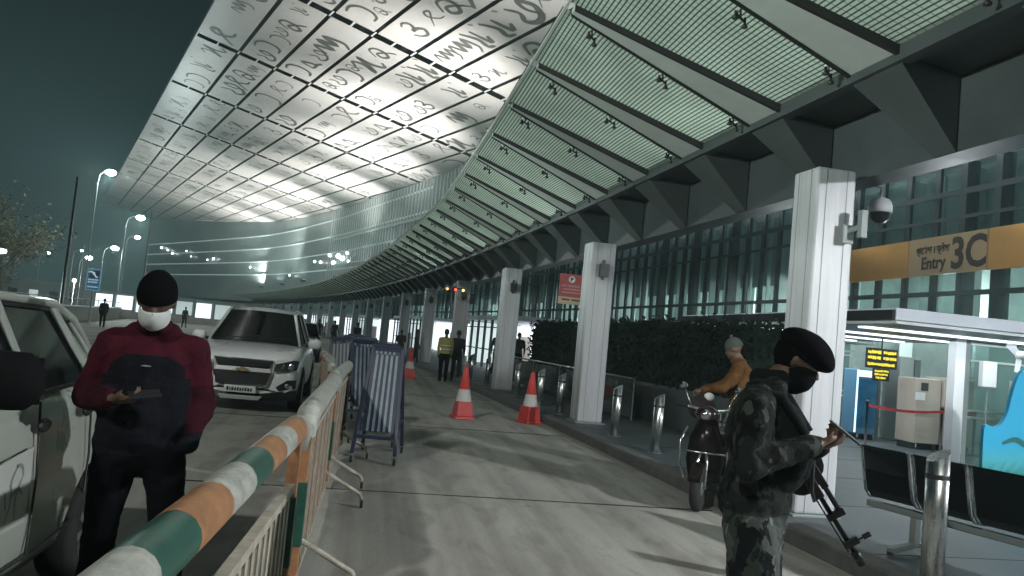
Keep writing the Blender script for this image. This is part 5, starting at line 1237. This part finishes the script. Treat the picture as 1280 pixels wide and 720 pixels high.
sol = person('soldier in camouflage with black beret and black face cover looking down at a phone', SP, SR, P_, .0105, [SKIN, CAM, VES, BOOT, CAMD], lambda c, mi: 4 if mi == 1 and c.z > .93 else mi, .012)
eyes(T, sol, 1.04)
BK = mat('black_felt', (.0035, .0035, .0045), .98, spec=.05)
# beret: soft crown pulled forward and to the wearer's side
bm = NB(); ball(bm, (0, 0, 0), 1, 32)
for v in bm.verts:
    x, y, z = v.co; v.co = T(V((x*.116+.008, y*.138-.006, z*(.072 if z > 0 else .06)+.066+.02*(y if y < 0 else .0))))
    v.co += V((noise.noise(v.co*9), noise.noise(v.co*9+V((4, 0, 0))), noise.noise(v.co*9+V((0, 7, 0)))))*.006
br = obj('beret', bm, BK, sol, True)
shell('beret_band', T, Rm, (.084, .108, .106), (0, .01, .02), lambda c: .002 < c.z < .09, BK, sol, .006)
shell('face_cover', T, Rm, (.068, .092, .096), (0, -.018, -.058), lambda c: c.z < .038 and c.z > -.16 and (c.y < .04), mat('black_mask_cloth', (.004, .004, .005), .95, spec=.08), sol, .004)
shell('scarf', lambda p: V(p)+V((0, -.02, 1.53)), None, (.095, .105, .07), (0, 0, 0), lambda c: -.055 < c.z < .05, VES, sol, .012)
for sg in (-1, 1):
    bm = NB(); tube(bm, [(sg*.11, .12, 1.3), (sg*.13, .06, 1.48), (sg*.12, -.08, 1.46), (sg*.11, -.19, 1.3)], .022, 8)
    for v in bm.verts: v.co.x += (v.co.x-sg*.12)*.6
    obj('vest_strap', bm, VES, sol, True)
bm = NB()
for z in (.985,): 
    tube(bm, [(.155*cos(a), .125*sin(a)+.01, z) for a in [k*2*pi/24 for k in range(25)]], .024, 8, caps=False)
obj('belt', bm, VES, sol, True)
shell('hair', T, Rm, (.083, .106, .11), (0, .014, .018), lambda c: c.y > -.0 and c.z > -.09, mat('soldier_hair', (.003, .003, .003), .95, spec=.05), sol, .004)
def S2W(p): return Matrix.Translation(SP)@Matrix.Rotation(SR, 4, 'Z')@V(p)
ph = thing('phone', 'black phone held up in both of the soldier\'s hands', 'phone', SP, SR)
bm = NB(); box(bm, -.04, .04, -.008, .0, -.08, .08); bmesh.ops.rotate(bm, verts=bm.verts[:], matrix=Matrix.Rotation(radians(-55), 3, 'X')); obj('case', bm, M['plastic'], ph, bevel=.004, loc=(-.02, -.345, 1.325))
bm = NB(); box(bm, -.035, .035, .001, .002, -.072, .072); bmesh.ops.rotate(bm, verts=bm.verts[:], matrix=Matrix.Rotation(radians(-55), 3, 'X')); obj('screen', bm, mat('phone_screen_dim', (.01, .012, .014), .3, emis=.04, ecol=(.6, .8, 1)), ph, loc=(-.02, -.345, 1.325))
# rifle slung muzzle-down
A_ = V((2.09, 3.74, 1.22)); B_ = V((2.38, 3.60, .765)); rd = (B_-A_).normalized()
q = rd.to_track_quat('X', 'Z')
rf = bpy.data.objects.new('rifle', None); COL.objects.link(rf); tag(rf, 'black rifle slung muzzle down at the soldier\'s side', 'rifle'); rf.location = A_; rf.rotation_mode = 'QUATERNION'; rf.rotation_quaternion = q; rf.scale = (1, 1.5, 1.4)
GUN = mat('gunmetal', (.02, .02, .022), .35, .7); WD = mat('dark_handguard', (.03, .02, .017), .5)
def gp(name, f, m, bev=.003): bm = NB(); f(bm); return obj(name, bm, m, rf, bevel=bev)
gp('receiver', lambda b: box(b, -.22, .08, -.02, .02, -.035, .035), GUN)
gp('stock', lambda b: prism(b, [(-.30, -.018, -.06), (-.22, -.018, -.03), (-.22, .018, -.03), (-.30, .018, -.06)], [(-.30, -.018, .03), (-.22, -.018, .03), (-.22, .018, .03), (-.30, .018, .03)]), WD)
gp('handguard', lambda b: (box(b, .083, .30, -.024, .024, -.028, .01), box(b, .083, .27, -.018, .018, .014, .04)), WD)
gp('barrel', lambda b: tube(b, [(.08, 0, -.005), (.60, 0, -.005)], .009, 10), GUN, 0)
gp('gas_tube', lambda b: (tube(b, [(.27, 0, .026), (.40, 0, .026)], .01, 8), box(b, .385, .42, -.012, .012, -.02, .04)), GUN)
gp('front_sight', lambda b: (box(b, .53, .565, -.012, .012, -.02, .03), box(b, .545, .555, -.004, .004, .03, .07), tube(b, [(.55, -.0, .045), (.55, 0, .075)], .014, 8)), GUN)
gp('muzzle_brake', lambda b: tube(b, [(.59, 0, -.005), (.605, 0, -.005), (.66, 0, -.005)], [.014, .016, .015], 10), GUN, 0)
gp('cleaning_rod', lambda b: tube(b, [(.30, 0, -.022), (.58, 0, -.022)], .003, 6), GUN, 0)
gp('rear_sight', lambda b: box(b, .03, .085, -.012, .012, .036, .055), GUN)
def mag(b):
    for k in range(6):
        a0 = k*.11; x0 = -.02+.03*math.sin(a0)*1.2+.012*k*k*.15; z0 = -.036-.033*k
        x1 = x0+.006+.004*k
        prism(b, [(x0-.03, -.013, z0), (x0+.03, -.013, z0), (x0+.03, .013, z0), (x0-.03, .013, z0)], [(x1-.03, -.013, z0-.034), (x1+.03, -.013, z0-.034), (x1+.03, .013, z0-.034), (x1-.03, .013, z0-.034)])
gp('magazine', mag, GUN, 0)
gp('pistol_grip', lambda b: prism(b, [(-.17, -.014, -.036), (-.13, -.014, -.036), (-.13, .014, -.036), (-.17, .014, -.036)], [(-.2, -.014, -.13), (-.165, -.014, -.13), (-.165, .014, -.13), (-.2, .014, -.13)]), WD)
gp('sling', lambda b: tube(b, [(-.28, .0, -.0), (-.2, -.03, .05), (-.05, -.05, .07), (.1, -.05, .05), (.25, -.03, -.02), (.3, -.02, -.03)], .008, 6), M['plastic'], 0)
# pouch bag at the hip
pb = thing('hip_pouch', 'black rounded pouch hanging at the soldier\'s hip behind the rifle', 'pouch', (2.24, 3.86, 1.06))
bm = NB(); ball(bm, (0, 0, 0), 1, 20, sc=(.1, .1, .12)); obj('bag', bm, VES, pb, True)
bm = NB(); ball(bm, (.0, -.03, .04), 1, 14, sc=(.095, .09, .085)); obj('flap', bm, BK, pb, True)

# --- rider behind the scooter
ORG = mat('mustard_jacket', (.10, .048, .018), .95, noise_amt=.35, scale=7, bump=.5, bscale=30, spec=.1); GRY = mat('grey_trousers', (.03, .035, .04), .8)
hp, T, Rm = head((0, -.09, 1.60), radians(20), yaw=radians(-20))
P_ = list(hp)+[('c', (0, .0, 1.46), (0, -.06, 1.54), .055, .055, 0), ('c', (-.17, -.0, 1.37), (.17, -.0, 1.37), .085, .085, 1), ('c', (-.06, .0, 1.42), (.06, .0, 1.42), .075, .075, 1), ('e', (0, .03, 1.2), (.2, .15, .24), (0, 0, 0), 1), ('e', (0, .05, 1.02), (.19, .15, .18), (0, 0, 0), 1), ('c', (-.08, .06, .9), (.08, .06, .9), .12, .12, 2),
   ('c', (-.21, .0, 1.36), (-.24, -.16, 1.14), .075, .06, 1), ('c', (-.24, -.16, 1.14), (-.18, -.4, 1.08), .06, .045, 1), ('c', (.21, .0, 1.36), (.25, -.16, 1.13), .075, .06, 1), ('c', (.25, -.16, 1.13), (.16, -.4, 1.08), .06, .045, 1)]
P_ += hand((-.18, -.42, 1.07), (0, -1, -.25), (0, .3, -1), -1, .7, 0)+hand((.16, -.42, 1.07), (0, -1, -.25), (0, .3, -1), 1, .7, 0)
legs(P_, [(-.1, .05, .86), (.1, .05, .86)], [(-.14, .0, .47), (.14, .0, .47)], [(-.15, .06, .09), (.15, .05, .09)], (.1, .075, .06), 2, 3)
rid = person('person in mustard jacket and grey knitted hat leaning over a scooter by the kerb', (4.36, 9.05, .14), radians(-112), P_, .013, [SKIN, ORG, GRY, SHO], None, .02)
shell('jacket_collar', lambda p: V(p)+V((0, -.02, 1.45)), None, (.09, .095, .06), (0, 0, 0), lambda c: -.045 < c.z < .045, ORG, rid, .012)
shell('knitted_hat', T, Rm, (.088, .11, .118), (0, .014, .02), lambda c: c.z > .0, mat('grey_knit', (.05, .06, .055), .95, bump=.6, bscale=150), rid, .01)
bm = NB(); p_ = T((0, .014, .148)); ball(bm, p_, .022, 10); obj('pompom', bm, mat('grey_wool', (.06, .07, .07), .95), rid)
eyes(T, rid)

# --- scooter
MAR = mat('maroon_scooter_paint', (.014, .005, .006), .25, coat=.6)
sc = thing('scooter', 'dark maroon scooter parked at the kerb between bollard and soldier', 'scooter', (3.86, 8.5, 0), radians(-36))
# local: front towards -y
for y, nm in ((-.62, 'front'), (.62, 'rear')):
    bm = NB(); lathe(bm, [(.13, -.04), (.2, -.05), (.235, -.03), (.235, .03), (.2, .05), (.13, .04)], 28); bmesh.ops.rotate(bm, verts=bm.verts[:], matrix=Matrix.Rotation(pi/2, 3, 'Y')); w = obj('wheel', bm, M['tyre'], sc, True, loc=(0, y, .237))
    bm = NB(); lathe(bm, [(.02, -.05), (.06, -.045), (.13, -.02), (.13, .02), (.06, .045), (.02, .05)], 20); bmesh.ops.rotate(bm, verts=bm.verts[:], matrix=Matrix.Rotation(pi/2, 3, 'Y')); obj('rim', bm, M['alu'], w)
bm = NB(); 
A = []
for k in range(9):
    a = radians(20+k*17); A.append([bm.verts.new((x, -.62-cos(a)*.27*-1*-1 if False else -.62+cos(a)*-.27, .237+sin(a)*.27)) for x in (-.065, -.03, .03, .065)])
for a, b in zip(A, A[1:]):
    for k in range(3): bm.faces.new((a[k], a[k+1], b[k+1], b[k])).smooth = True
bmesh.ops.solidify(bm, geom=bm.faces[:], thickness=.012); obj('front_fender', bm, MAR, sc, True)
for sg in (-1, 1):
    bm = NB(); tube(bm, [(sg*.06, -.62, .237), (sg*.05, -.54, .5), (sg*.02, -.48, .62)], .016, 8); obj('fork', bm, M['inox'], sc)
bm = NB(); sh = [(-.17, -.38, .28), (-.2, -.44, .5), (-.17, -.46, .75), (-.1, -.42, .95)]
A = [[bm.verts.new((x*f, y-.07*(1-f*f), z)) for f in (-1, -.6, -.2, .2, .6, 1)] for x, y, z in sh]
for a, b in zip(A, A[1:]):
    for k in range(5): bm.faces.new((a[k], a[k+1], b[k+1], b[k])).smooth = True
bmesh.ops.solidify(bm, geom=bm.faces[:], thickness=.03); obj('leg_shield', bm, MAR, sc, True)
bm = NB(); box(bm, -.16, .16, -.4, .12, .24, .3); obj('floorboard', bm, M['carblack'], sc, bevel=.02)
bm = NB(); 
A = []
for y, w, zb, zt_ in ((.08, .1, .3, .55), (.2, .17, .28, .68), (.45, .2, .34, .72), (.7, .17, .42, .72), (.88, .1, .5, .7), (.94, .05, .56, .66)):
    A.append([bm.verts.new(v) for v in ((-w, y, zb+.06), (-w*.7, y, zb), (w*.7, y, zb), (w, y, zb+.06), (w, y, zt_-.08), (w*.7, y, zt_), (-w*.7, y, zt_), (-w, y, zt_-.08))])
for a, b in zip(A, A[1:]):
    for k in range(8): bm.faces.new((a[k], a[(k+1) % 8], b[(k+1) % 8], b[k])).smooth = True
bm.faces.new(A[0]); bm.faces.new(A[-1]); bmesh.ops.recalc_face_normals(bm, faces=bm.faces[:]); obj('rear_body', bm, MAR, sc, True)
bm = NB(); box(bm, -.13, .13, .1, .82, .725, .8); obj('seat', bm, M['seat'], sc, bevel=.03)
bm = NB(); ball(bm, (0, -.45, 1.0), 1, 18, sc=(.13, .1, .09)); obj('headlamp_cowl', bm, MAR, sc, True)
bm = NB(); lathe(bm, [(.055, -.0), (.05, .015), (.01, .02)], 18); bmesh.ops.rotate(bm, verts=bm.verts[:], matrix=Matrix.Rotation(pi/2, 3, 'X')); obj('headlight', bm, M['chrome'], sc, loc=(0, -.54, 1.0))
bm = NB(); tube(bm, [(-.34, -.33, 1.06), (-.2, -.38, 1.06), (0, -.42, 1.03), (.2, -.38, 1.06), (.34, -.33, 1.06)], .014, 8); obj('handlebar', bm, M['inox'], sc)
for sg in (-1, 1):
    bm = NB(); tube(bm, [(sg*.23, -.37, 1.06), (sg*.36, -.325, 1.06)], .02, 10); obj('grip', bm, M['rubber'], sc)
    bm = NB(); tube(bm, [(sg*.2, -.38, 1.07), (sg*.24, -.4, 1.18), (sg*.28, -.38, 1.25)], .007, 6); lathe(bm, [(.01, -.01), (.055, -.006), (.055, .006), (.01, .01)], 16, (0, 0, 0)); 
    for v in bm.verts:
        if v.co.z < .5: v.co = V((v.co.x*.9+sg*.3, -.38+v.co.z, 1.28+v.co.y*.7))
    obj('mirror', bm, M['chrome'], sc)
bm = NB(); tube(bm, [(-.21, -.42, .3), (-.25, -.5, .45), (-.25, -.52, .7), (-.2, -.46, .85)], .011, 8); tube(bm, [(.21, -.42, .3), (.25, -.5, .45), (.25, -.52, .7), (.2, -.46, .85)], .011, 8); tube(bm, [(-.25, -.51, .6), (0, -.56, .6), (.25, -.51, .6)], .011, 8); obj('crash_guard', bm, M['chrome'], sc)
bm = NB(); tube(bm, [(.15, .3, .3), (.17, .55, .28), (.17, .85, .36)], [.03, .045, .04], 10); obj('exhaust', bm, M['chrome'], sc)
bm = NB(); ball(bm, (0, .945, .6), 1, 10, sc=(.05, .02, .03)); obj('tail_light', bm, M['red'], sc)
# bags on the scooter front
t = thing('carry_bag', 'dark maroon and white bag hanging at the scooter handlebar', 'bag', (3.68, 8.5, 1.05))
bm = NB(); ball(bm, (0, 0, 0), 1, 14, sc=(.16, .12, .14)); 
for v in bm.verts: v.co += v.co.normalized()*.03*noise.noise(v.co*14)
obj('sack', bm, mat('maroon_bag', (.025, .01, .014), .7, noise_amt=.4, scale=12), t, True)
bm = NB(); ball(bm, (.05, -.06, .12), 1, 10, sc=(.06, .05, .05)); obj('wrapped_bundle', bm, M['white'], t, True)

# --- distant people
def far_person(label, loc, rz, top, bot, walk=.12, arms=0, k=1.0, hair=True, group='people far along the road'):
    hp, T, Rm = head((0, -.01, 1.62), radians(4))
    P = list(hp)+[('c', (0, .0, 1.47), (0, 0, 1.55), .052, .05, 0), ('c', (-.15, .0, 1.40), (.15, .0, 1.40), .07, .07, 1), ('e', (0, .0, 1.22), (.18, .12, .22), (0, 0, 0), 1), ('c', (-.07, .0, .98), (.07, 0, .98), .11, .11, 1), ('c', (-.08, 0, .9), (.08, 0, .9), .1, .1, 2)]
    for sg in (-1, 1):
        sw = sg*walk*.8
        if arms: P += [('c', (sg*.19, 0, 1.39), (sg*.24, .02, 1.14), .06, .05, 1), ('c', (sg*.24, .02, 1.14), (sg*.1, -.2, 1.12), .05, .036, 1)]+hand((sg*.08, -.22, 1.12), (-sg*.6, -.7, 0), (0, 0, 1), sg, .5)
        else: P += [('c', (sg*.19, 0, 1.39), (sg*.23, sw*.5, 1.13), .06, .05, 1), ('c', (sg*.23, sw*.5, 1.13), (sg*.22, sw-.05, .92), .05, .036, 1)]+hand((sg*.22, sw-.06, .9), (0, -.1, -1), (-sg, 0, 0), -sg*sg, .3)
    legs(P, [(-.09, 0, .88), (.09, 0, .88)], [(-.1, -walk*.6, .48), (.1, walk*.2, .48)], [(-.1, -walk, .09), (.1, walk*1.3, .1)], (.095, .07, .055), 2, 3)
    o = person(label, loc, rz, P, .016, [SKIN, top, bot, SHO], None, .006, group); o.scale = (k, k, k)
    if hair: shell('hair', T, Rm, (.082, .102, .106), (0, .014, .024), lambda c: c.z > .02-.9*max(0, c.y), mat('black_hair', (.01, .009, .009), .6), o, .006)
    return o
DK = mat('dark_coat', (.012, .014, .018), .8); DG = mat('dark_grey_cloth', (.03, .035, .04), .8); BR = mat('dark_brown_cloth', (.04, .03, .025), .8)
HV = mat('yellow_vest', (.34, .33, .10), .6, noise_amt=.12, scale=10)
o = far_person('person in a yellow reflective vest seen from behind on the lane', (2.35, 26.2, 0), radians(180), HV, TRK, .1)
M['refl'] = mat('reflective_band', (.7, .72, .7), .3)
for z in (1.08, 1.2):
    bm = NB(); tube(bm, [(.186*cos(a), .128*sin(a), z) for a in [k*2*pi/20 for k in range(21)]], .02, 6, caps=False); obj('reflective_band', bm, M['refl'], o)
far_person('person in dark clothes beside the yellow-vested person', (2.85, 27.1, 0), radians(170), DK, DK, .1)
far_person('walking person in a dark coat, left one of the pair at the bright entrance', (4.9, 31.5, .15), radians(150), DK, TRK, .2)
far_person('walking person in dark grey, right one of the pair at the bright entrance', (5.55, 30.5, .15), radians(165), DG, TRK, .18)
far_person('person in dark brown standing beyond the small far cone', (1.3, 38, 0), 0, BR, DK, .05, 1, .9)
far_person('person with white shoes beside the sixth column', (1.95, 36.5, 0), radians(90), DG, DK, .12, 0, .95)
far_person('dark figure standing at the far left parapet', (-16.2, 52, 0), radians(200), DK, DK, .05)
far_person('dark figure by the far lit entrance between the masked man and the SUV', (-15.5, 70, 0), radians(160), DK, DK, .1)
far_person('dark figure at the far side of the SUV by the lit entrance', (-4.1, 62, 0), radians(180), DK, DK, .1)
far_person('dark figure walking far off right of the SUV', (-2.6, 55, 0), radians(150), BR, DK, .16)
far_person('dark figure standing near the farthest striped barricades', (-.9, 45, 0), radians(40), DK, DG, .06)

# ------------------------------------------------------------------ left background: parapet, lamps, poles, sign, trees
t = thing('parapet_wall', 'long low pale concrete parapet with a rail along the far left of the road', 'wall')
SP_ = [x*3 for x in range(7, 72)]
bm = NB(); solid_strip(bm, SP_, [(-20.2, -.02), (-20.2, 1.0), (-19.9, 1.0), (-19.9, -.02)]); obj('wall', bm, mat('parapet_concrete', (.34, .35, .32), .8, noise_amt=.2, scale=.6), t)
bm = NB(); solid_strip(bm, SP_, [(-20.3, 1.003), (-20.3, 1.09), (-19.8, 1.09), (-19.8, 1.003)]); obj('coping', bm, M['white'], t)
for s in range(21, 160, 6):
    p = at(s, -20.05, 1.09); bm = NB(); beam(bm, p, p+V((0, 0, .5)), .05, .05); obj('rail_post', bm, M['steel_mid'], t)
bm = NB(); tube(bm, [at(s, -20.05, 1.59) for s in SP_], .03, 6); obj('rail', bm, M['steel_mid'], t)
def street_lamp(x, y, z, lab, arm=1.2, power=0, r=.32):
    t = thing('street_lamp', lab, 'lamp post', (x, y, -.03), 0, 'street lamps left of the terminal')
    bm = NB(); tube(bm, [(-arm, 0, 0), (-arm, 0, z-1), (-arm*.9, 0, z-.3), (-arm*.5, 0, z+.05), (0, 0, z+.12)], [.07, .055, .045, .035, .03], 10); obj('pole', bm, M['steel_dark'], t)
    bm = NB(); box(bm, -.28, .28, -.12, .12, z+.06, z+.17); obj('lamp_head', bm, M['steel_mid'], t, bevel=.03)
    bm = NB(); ball(bm, (0, 0, z-.02), r, 12, sc=(1, 1, .55)); obj('lamp_globe', bm, M['lampfar'], t)
    if power: light('POINT', 'street_light', (x, y, z-.6), power, (.85, 1, .98), size=.4)
street_lamp(-22.6, 70, 12.2, 'tall street lamp glowing against the corner of the big roof', .9, 2600, .42)
street_lamp(-28.4, 100, 11.8, 'street lamp just below the far roof corner', 1.5, 2600, .5)
street_lamp(-37.0, 130, 11.8, 'smaller street lamp below and left of the far roof corner', 1.5, 1500, .42)
street_lamp(-30.8, 100, 7.9, 'street lamp right of the blue sign', 1.2, 1200, .42)
street_lamp(-43.5, 130, 7.9, 'street lamp above the blue sign', 1.2, 900, .5)
street_lamp(-45.3, 132, 9.0, 'faint street lamp just above the one over the blue sign', 1.2, 0, .2)
street_lamp(-56.9, 150, 9.0, 'faint small street lamp left of the tall bare pole', 1.2, 500, .32)
street_lamp(-25.7, 60, 4.4, 'low street lamp at the left edge among the trees', 1.0, 500, .3)
for x, y, h, lab in ((-17.9, 50, 8.6, 'tall bare steel pole above the parked car roof'), (-24.5, 90, 11.5, 'slim bare pole rising by the street lamp cluster'), (-41, 120, 9, 'thin far pole right of the blue sign')):
    t = thing('bare_pole', lab, 'pole', (x, y, -.03)); bm = NB(); tube(bm, [(0, 0, 0), (0, 0, h)], [.11, .07], 10); obj('shaft', bm, M['inox'], t); bm = NB(); lathe(bm, [(.09, 0), (.09, .05), (.03, .1)], 10, (0, 0, h)); obj('cap', bm, M['steel_mid'], t)
for x, y, h, lab in ((-33, 95, 3.4, 'small amber lamp post behind the blue sign'), (-42, 92, 4.2, 'small lamp on a short far pole behind the tall bare pole'), (-58, 110, 2.6, 'tiny far lamp left of the tall bare pole')):
    t = thing('garden_lamp', lab, 'lamp post', (x, y, -.03)); bm = NB(); tube(bm, [(0, 0, 0), (0, 0, h)], .07, 8); obj('post', bm, M['inox'], t); bm = NB(); ball(bm, (0, 0, h+.15), .22, 10); obj('globe', bm, mat('amber_globe', (1, .8, .5), .4, emis=6, ecol=(1, .8, .5)), t)
# blue sign
t = thing('road_sign', 'blue road sign with white arrow and lettering on a post left of the masked man', 'sign', (-19.6, 60, 0), radians(-18))
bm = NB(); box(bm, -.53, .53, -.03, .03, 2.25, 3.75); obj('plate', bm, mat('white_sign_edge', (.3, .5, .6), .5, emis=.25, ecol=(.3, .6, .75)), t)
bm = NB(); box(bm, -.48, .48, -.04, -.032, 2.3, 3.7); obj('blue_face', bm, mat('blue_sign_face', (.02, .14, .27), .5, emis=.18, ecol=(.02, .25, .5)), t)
bm = NB(); box(bm, -.3, .42, -.05, -.042, 3.1, 3.62); obj('dark_field', bm, mat('dark_blue_field', (.01, .04, .09), .5), t)
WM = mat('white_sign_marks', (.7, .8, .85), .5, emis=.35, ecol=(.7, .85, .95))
bm = NB(); ribbon(bm, [(-.42, 3.5), (-.2, 3.55), (.05, 3.4), (.2, 3.2), (.38, 3.22)], lambda p: V((p.x, -.056, p.y)), .05); poly(bm, [(-.05, -.056, 3.3), (.12, -.056, 3.52), (-.1, -.056, 3.56)]); obj('arrow_mark', bm, WM, t)
for z in (2.95, 2.78, 2.45):
    bm = NB(); x = -.38; random.seed(int(z*100))
    while x < .36: w = random.uniform(.04, .09); box(bm, x, x+w, -.056, -.045, z, z+.09); x += w+.03
    obj('writing', bm, WM, t)
bm = NB(); tube(bm, [(0, .06, 0), (0, .06, 3.8)], .06, 10); obj('post', bm, M['inox'], t)
# trees at the far left
BARK = mat('tree_bark', (.07, .055, .04), .9, noise_amt=.3, scale=4)
def tree(x, y, h, cr_, lab, leafc, seed, cnt=2600, cat='tree'):
    random.seed(seed); t = thing('broadleaf_tree', lab, cat, (x, y, -.03), 0, 'trees beyond the parapet')
    bm = NB(); tips = []
    def br(p, d, l, r, dep):
        q = p+d*l; m_ = p+d*l*.5+V((random.gauss(0, .06), random.gauss(0, .06), 0))*l; tube(bm, [p, m_, q], [r, r*.85, r*.65], 7 if dep < 2 else 5)
        if dep >= 3: tips.append(q); return
        for _ in range(3 if dep else 5):
            nd = (d+V((random.gauss(0, .55), random.gauss(0, .55), random.gauss(.1, .3)))).normalized(); br(q if random.random() < .7 else m_, nd, l*random.uniform(.55, .8), r*.55, dep+1)
            tips.append(p+(q-p)*random.random())
    br(V((0, 0, 0)), V((0, 0, 1)), h*.36, h*.022, 0)
    obj('trunk', bm, BARK, t); bm = NB()
    up_ = [p for p in tips if p.z > h*.3]
    for _ in range(cnt):
        c = random.choice(up_); p = c+V((random.gauss(0, cr_*.13), random.gauss(0, cr_*.13), random.gauss(0, cr_*.11))); d = V((random.gauss(0, 1), random.gauss(0, 1), random.gauss(0, .6))).normalized(); e_ = d.orthogonal().normalized(); l = random.uniform(.09, .2)
        poly(bm, [p-d*l, p+e_*l*.5, p+d*l, p-e_*l*.5])
    obj('crown', bm, leafc, t)
LB = mat('brown_green_leaf', (.11, .10, .055), .7, noise_amt=.4, scale=1.2); LG = mat('dark_green_leaf', (.05, .07, .04), .7, noise_amt=.4, scale=1.2)
tree(-29, 68, 9.2, 5.5, 'brownish tree lit by the low lamp at the left edge', LB, 3)
tree(-36, 78, 8.0, 5, 'second brownish tree behind the one at the left edge', LB, 5)
tree(-44, 95, 7.5, 5, 'dim green tree right of the edge trees, behind the bare pole', LG, 9)
tree(-66, 130, 8, 6, 'far dim tree low on the horizon beyond the parapet', LG, 12)
tree(-52, 120, 6, 5, 'low dark tree behind the blue sign', LG, 14)
t = thing('shopfront_row', 'low row of brightly lit glass shopfronts between the masked man and the SUV', 'shopfront', (-20.5, 92, 0), radians(12))
bm = NB(); box(bm, -9, 9, -.6, 2.6, 2.5, 2.75); obj('roof', bm, M['steel_mid'], t)
bm = NB(); box(bm, -9, 9, 2.3, 2.5, 0, 2.49); obj('back_wall', bm, M['steel_mid'], t)
random.seed(4)
for k in range(9):
    x = -9+k*2; bm = NB(); box(bm, x+.15, x+1.75, 1.2, 1.25, random.choice((.2, .9)), random.choice((2.1, 2.35))); obj('lit_window', bm, M['lit'] if random.random() < .6 else M['light_soft'], t)
    bm = NB(); box(bm, x-.08, x+.08, -.5, -.35, 0, 2.49); obj('post', bm, M['steel_mid'], t)
bm = NB(); box(bm, -9, 9, -.8, -.7, 0, .75); obj('low_wall', bm, mat('low_wall_paint', (.4, .36, .34), .8, noise_amt=.2, scale=.8), t)
# ------------------------------------------------------------------ low buildings beyond the parapet
def lowb(x, y, w, d, h, lab, seed):
    t = thing('low_building', lab, 'building', (x, y, -.03), radians(18)); bm = NB(); box(bm, -w/2, w/2, -d/2, d/2, 0, h); obj('wall', bm, mat('far_wall_paint', (.2, .21, .2), .8, noise_amt=.15, scale=.3), t)
    bm = NB(); box(bm, -w/2-.3, w/2+.3, -d/2-.3, d/2+.3, h+.003, h+.35); obj('roof', bm, M['steel_mid'], t)
    random.seed(seed)
    for k in range(int(w/3)):
        xx = -w/2+1+k*3; bm = NB(); box(bm, xx, xx+1.3, -d/2-.05, -d/2-.003, 1, 2.4); obj('window', bm, M['light_soft'] if random.random() < .45 else M['carglass'], t)
lowb(-62, 150, 26, 9, 3.6, 'low dim building behind the bare pole', 1)
lowb(-95, 150, 30, 9, 4.2, 'low wide building at the far left horizon', 2)
# ------------------------------------------------------------------ street haze
hz_ = NB(); box(hz_, -260, 120, -60, 330, -2.3, 40); ho = obj('haze', hz_, M['black']); ho['kind'] = 'stuff'
hm = bpy.data.materials.new('haze_air'); hm.use_nodes = True; t = hm.node_tree; t.nodes.clear(); o = t.nodes.new('ShaderNodeOutputMaterial'); pv = t.nodes.new('ShaderNodeVolumePrincipled')
pv.inputs['Color'].default_value = (.68, .95, .93, 1); pv.inputs['Density'].default_value = .0018; pv.inputs['Anisotropy'].default_value = .2; t.links.new(pv.outputs[0], o.inputs['Volume'])
ho.data.materials.clear(); ho.data.materials.append(hm)
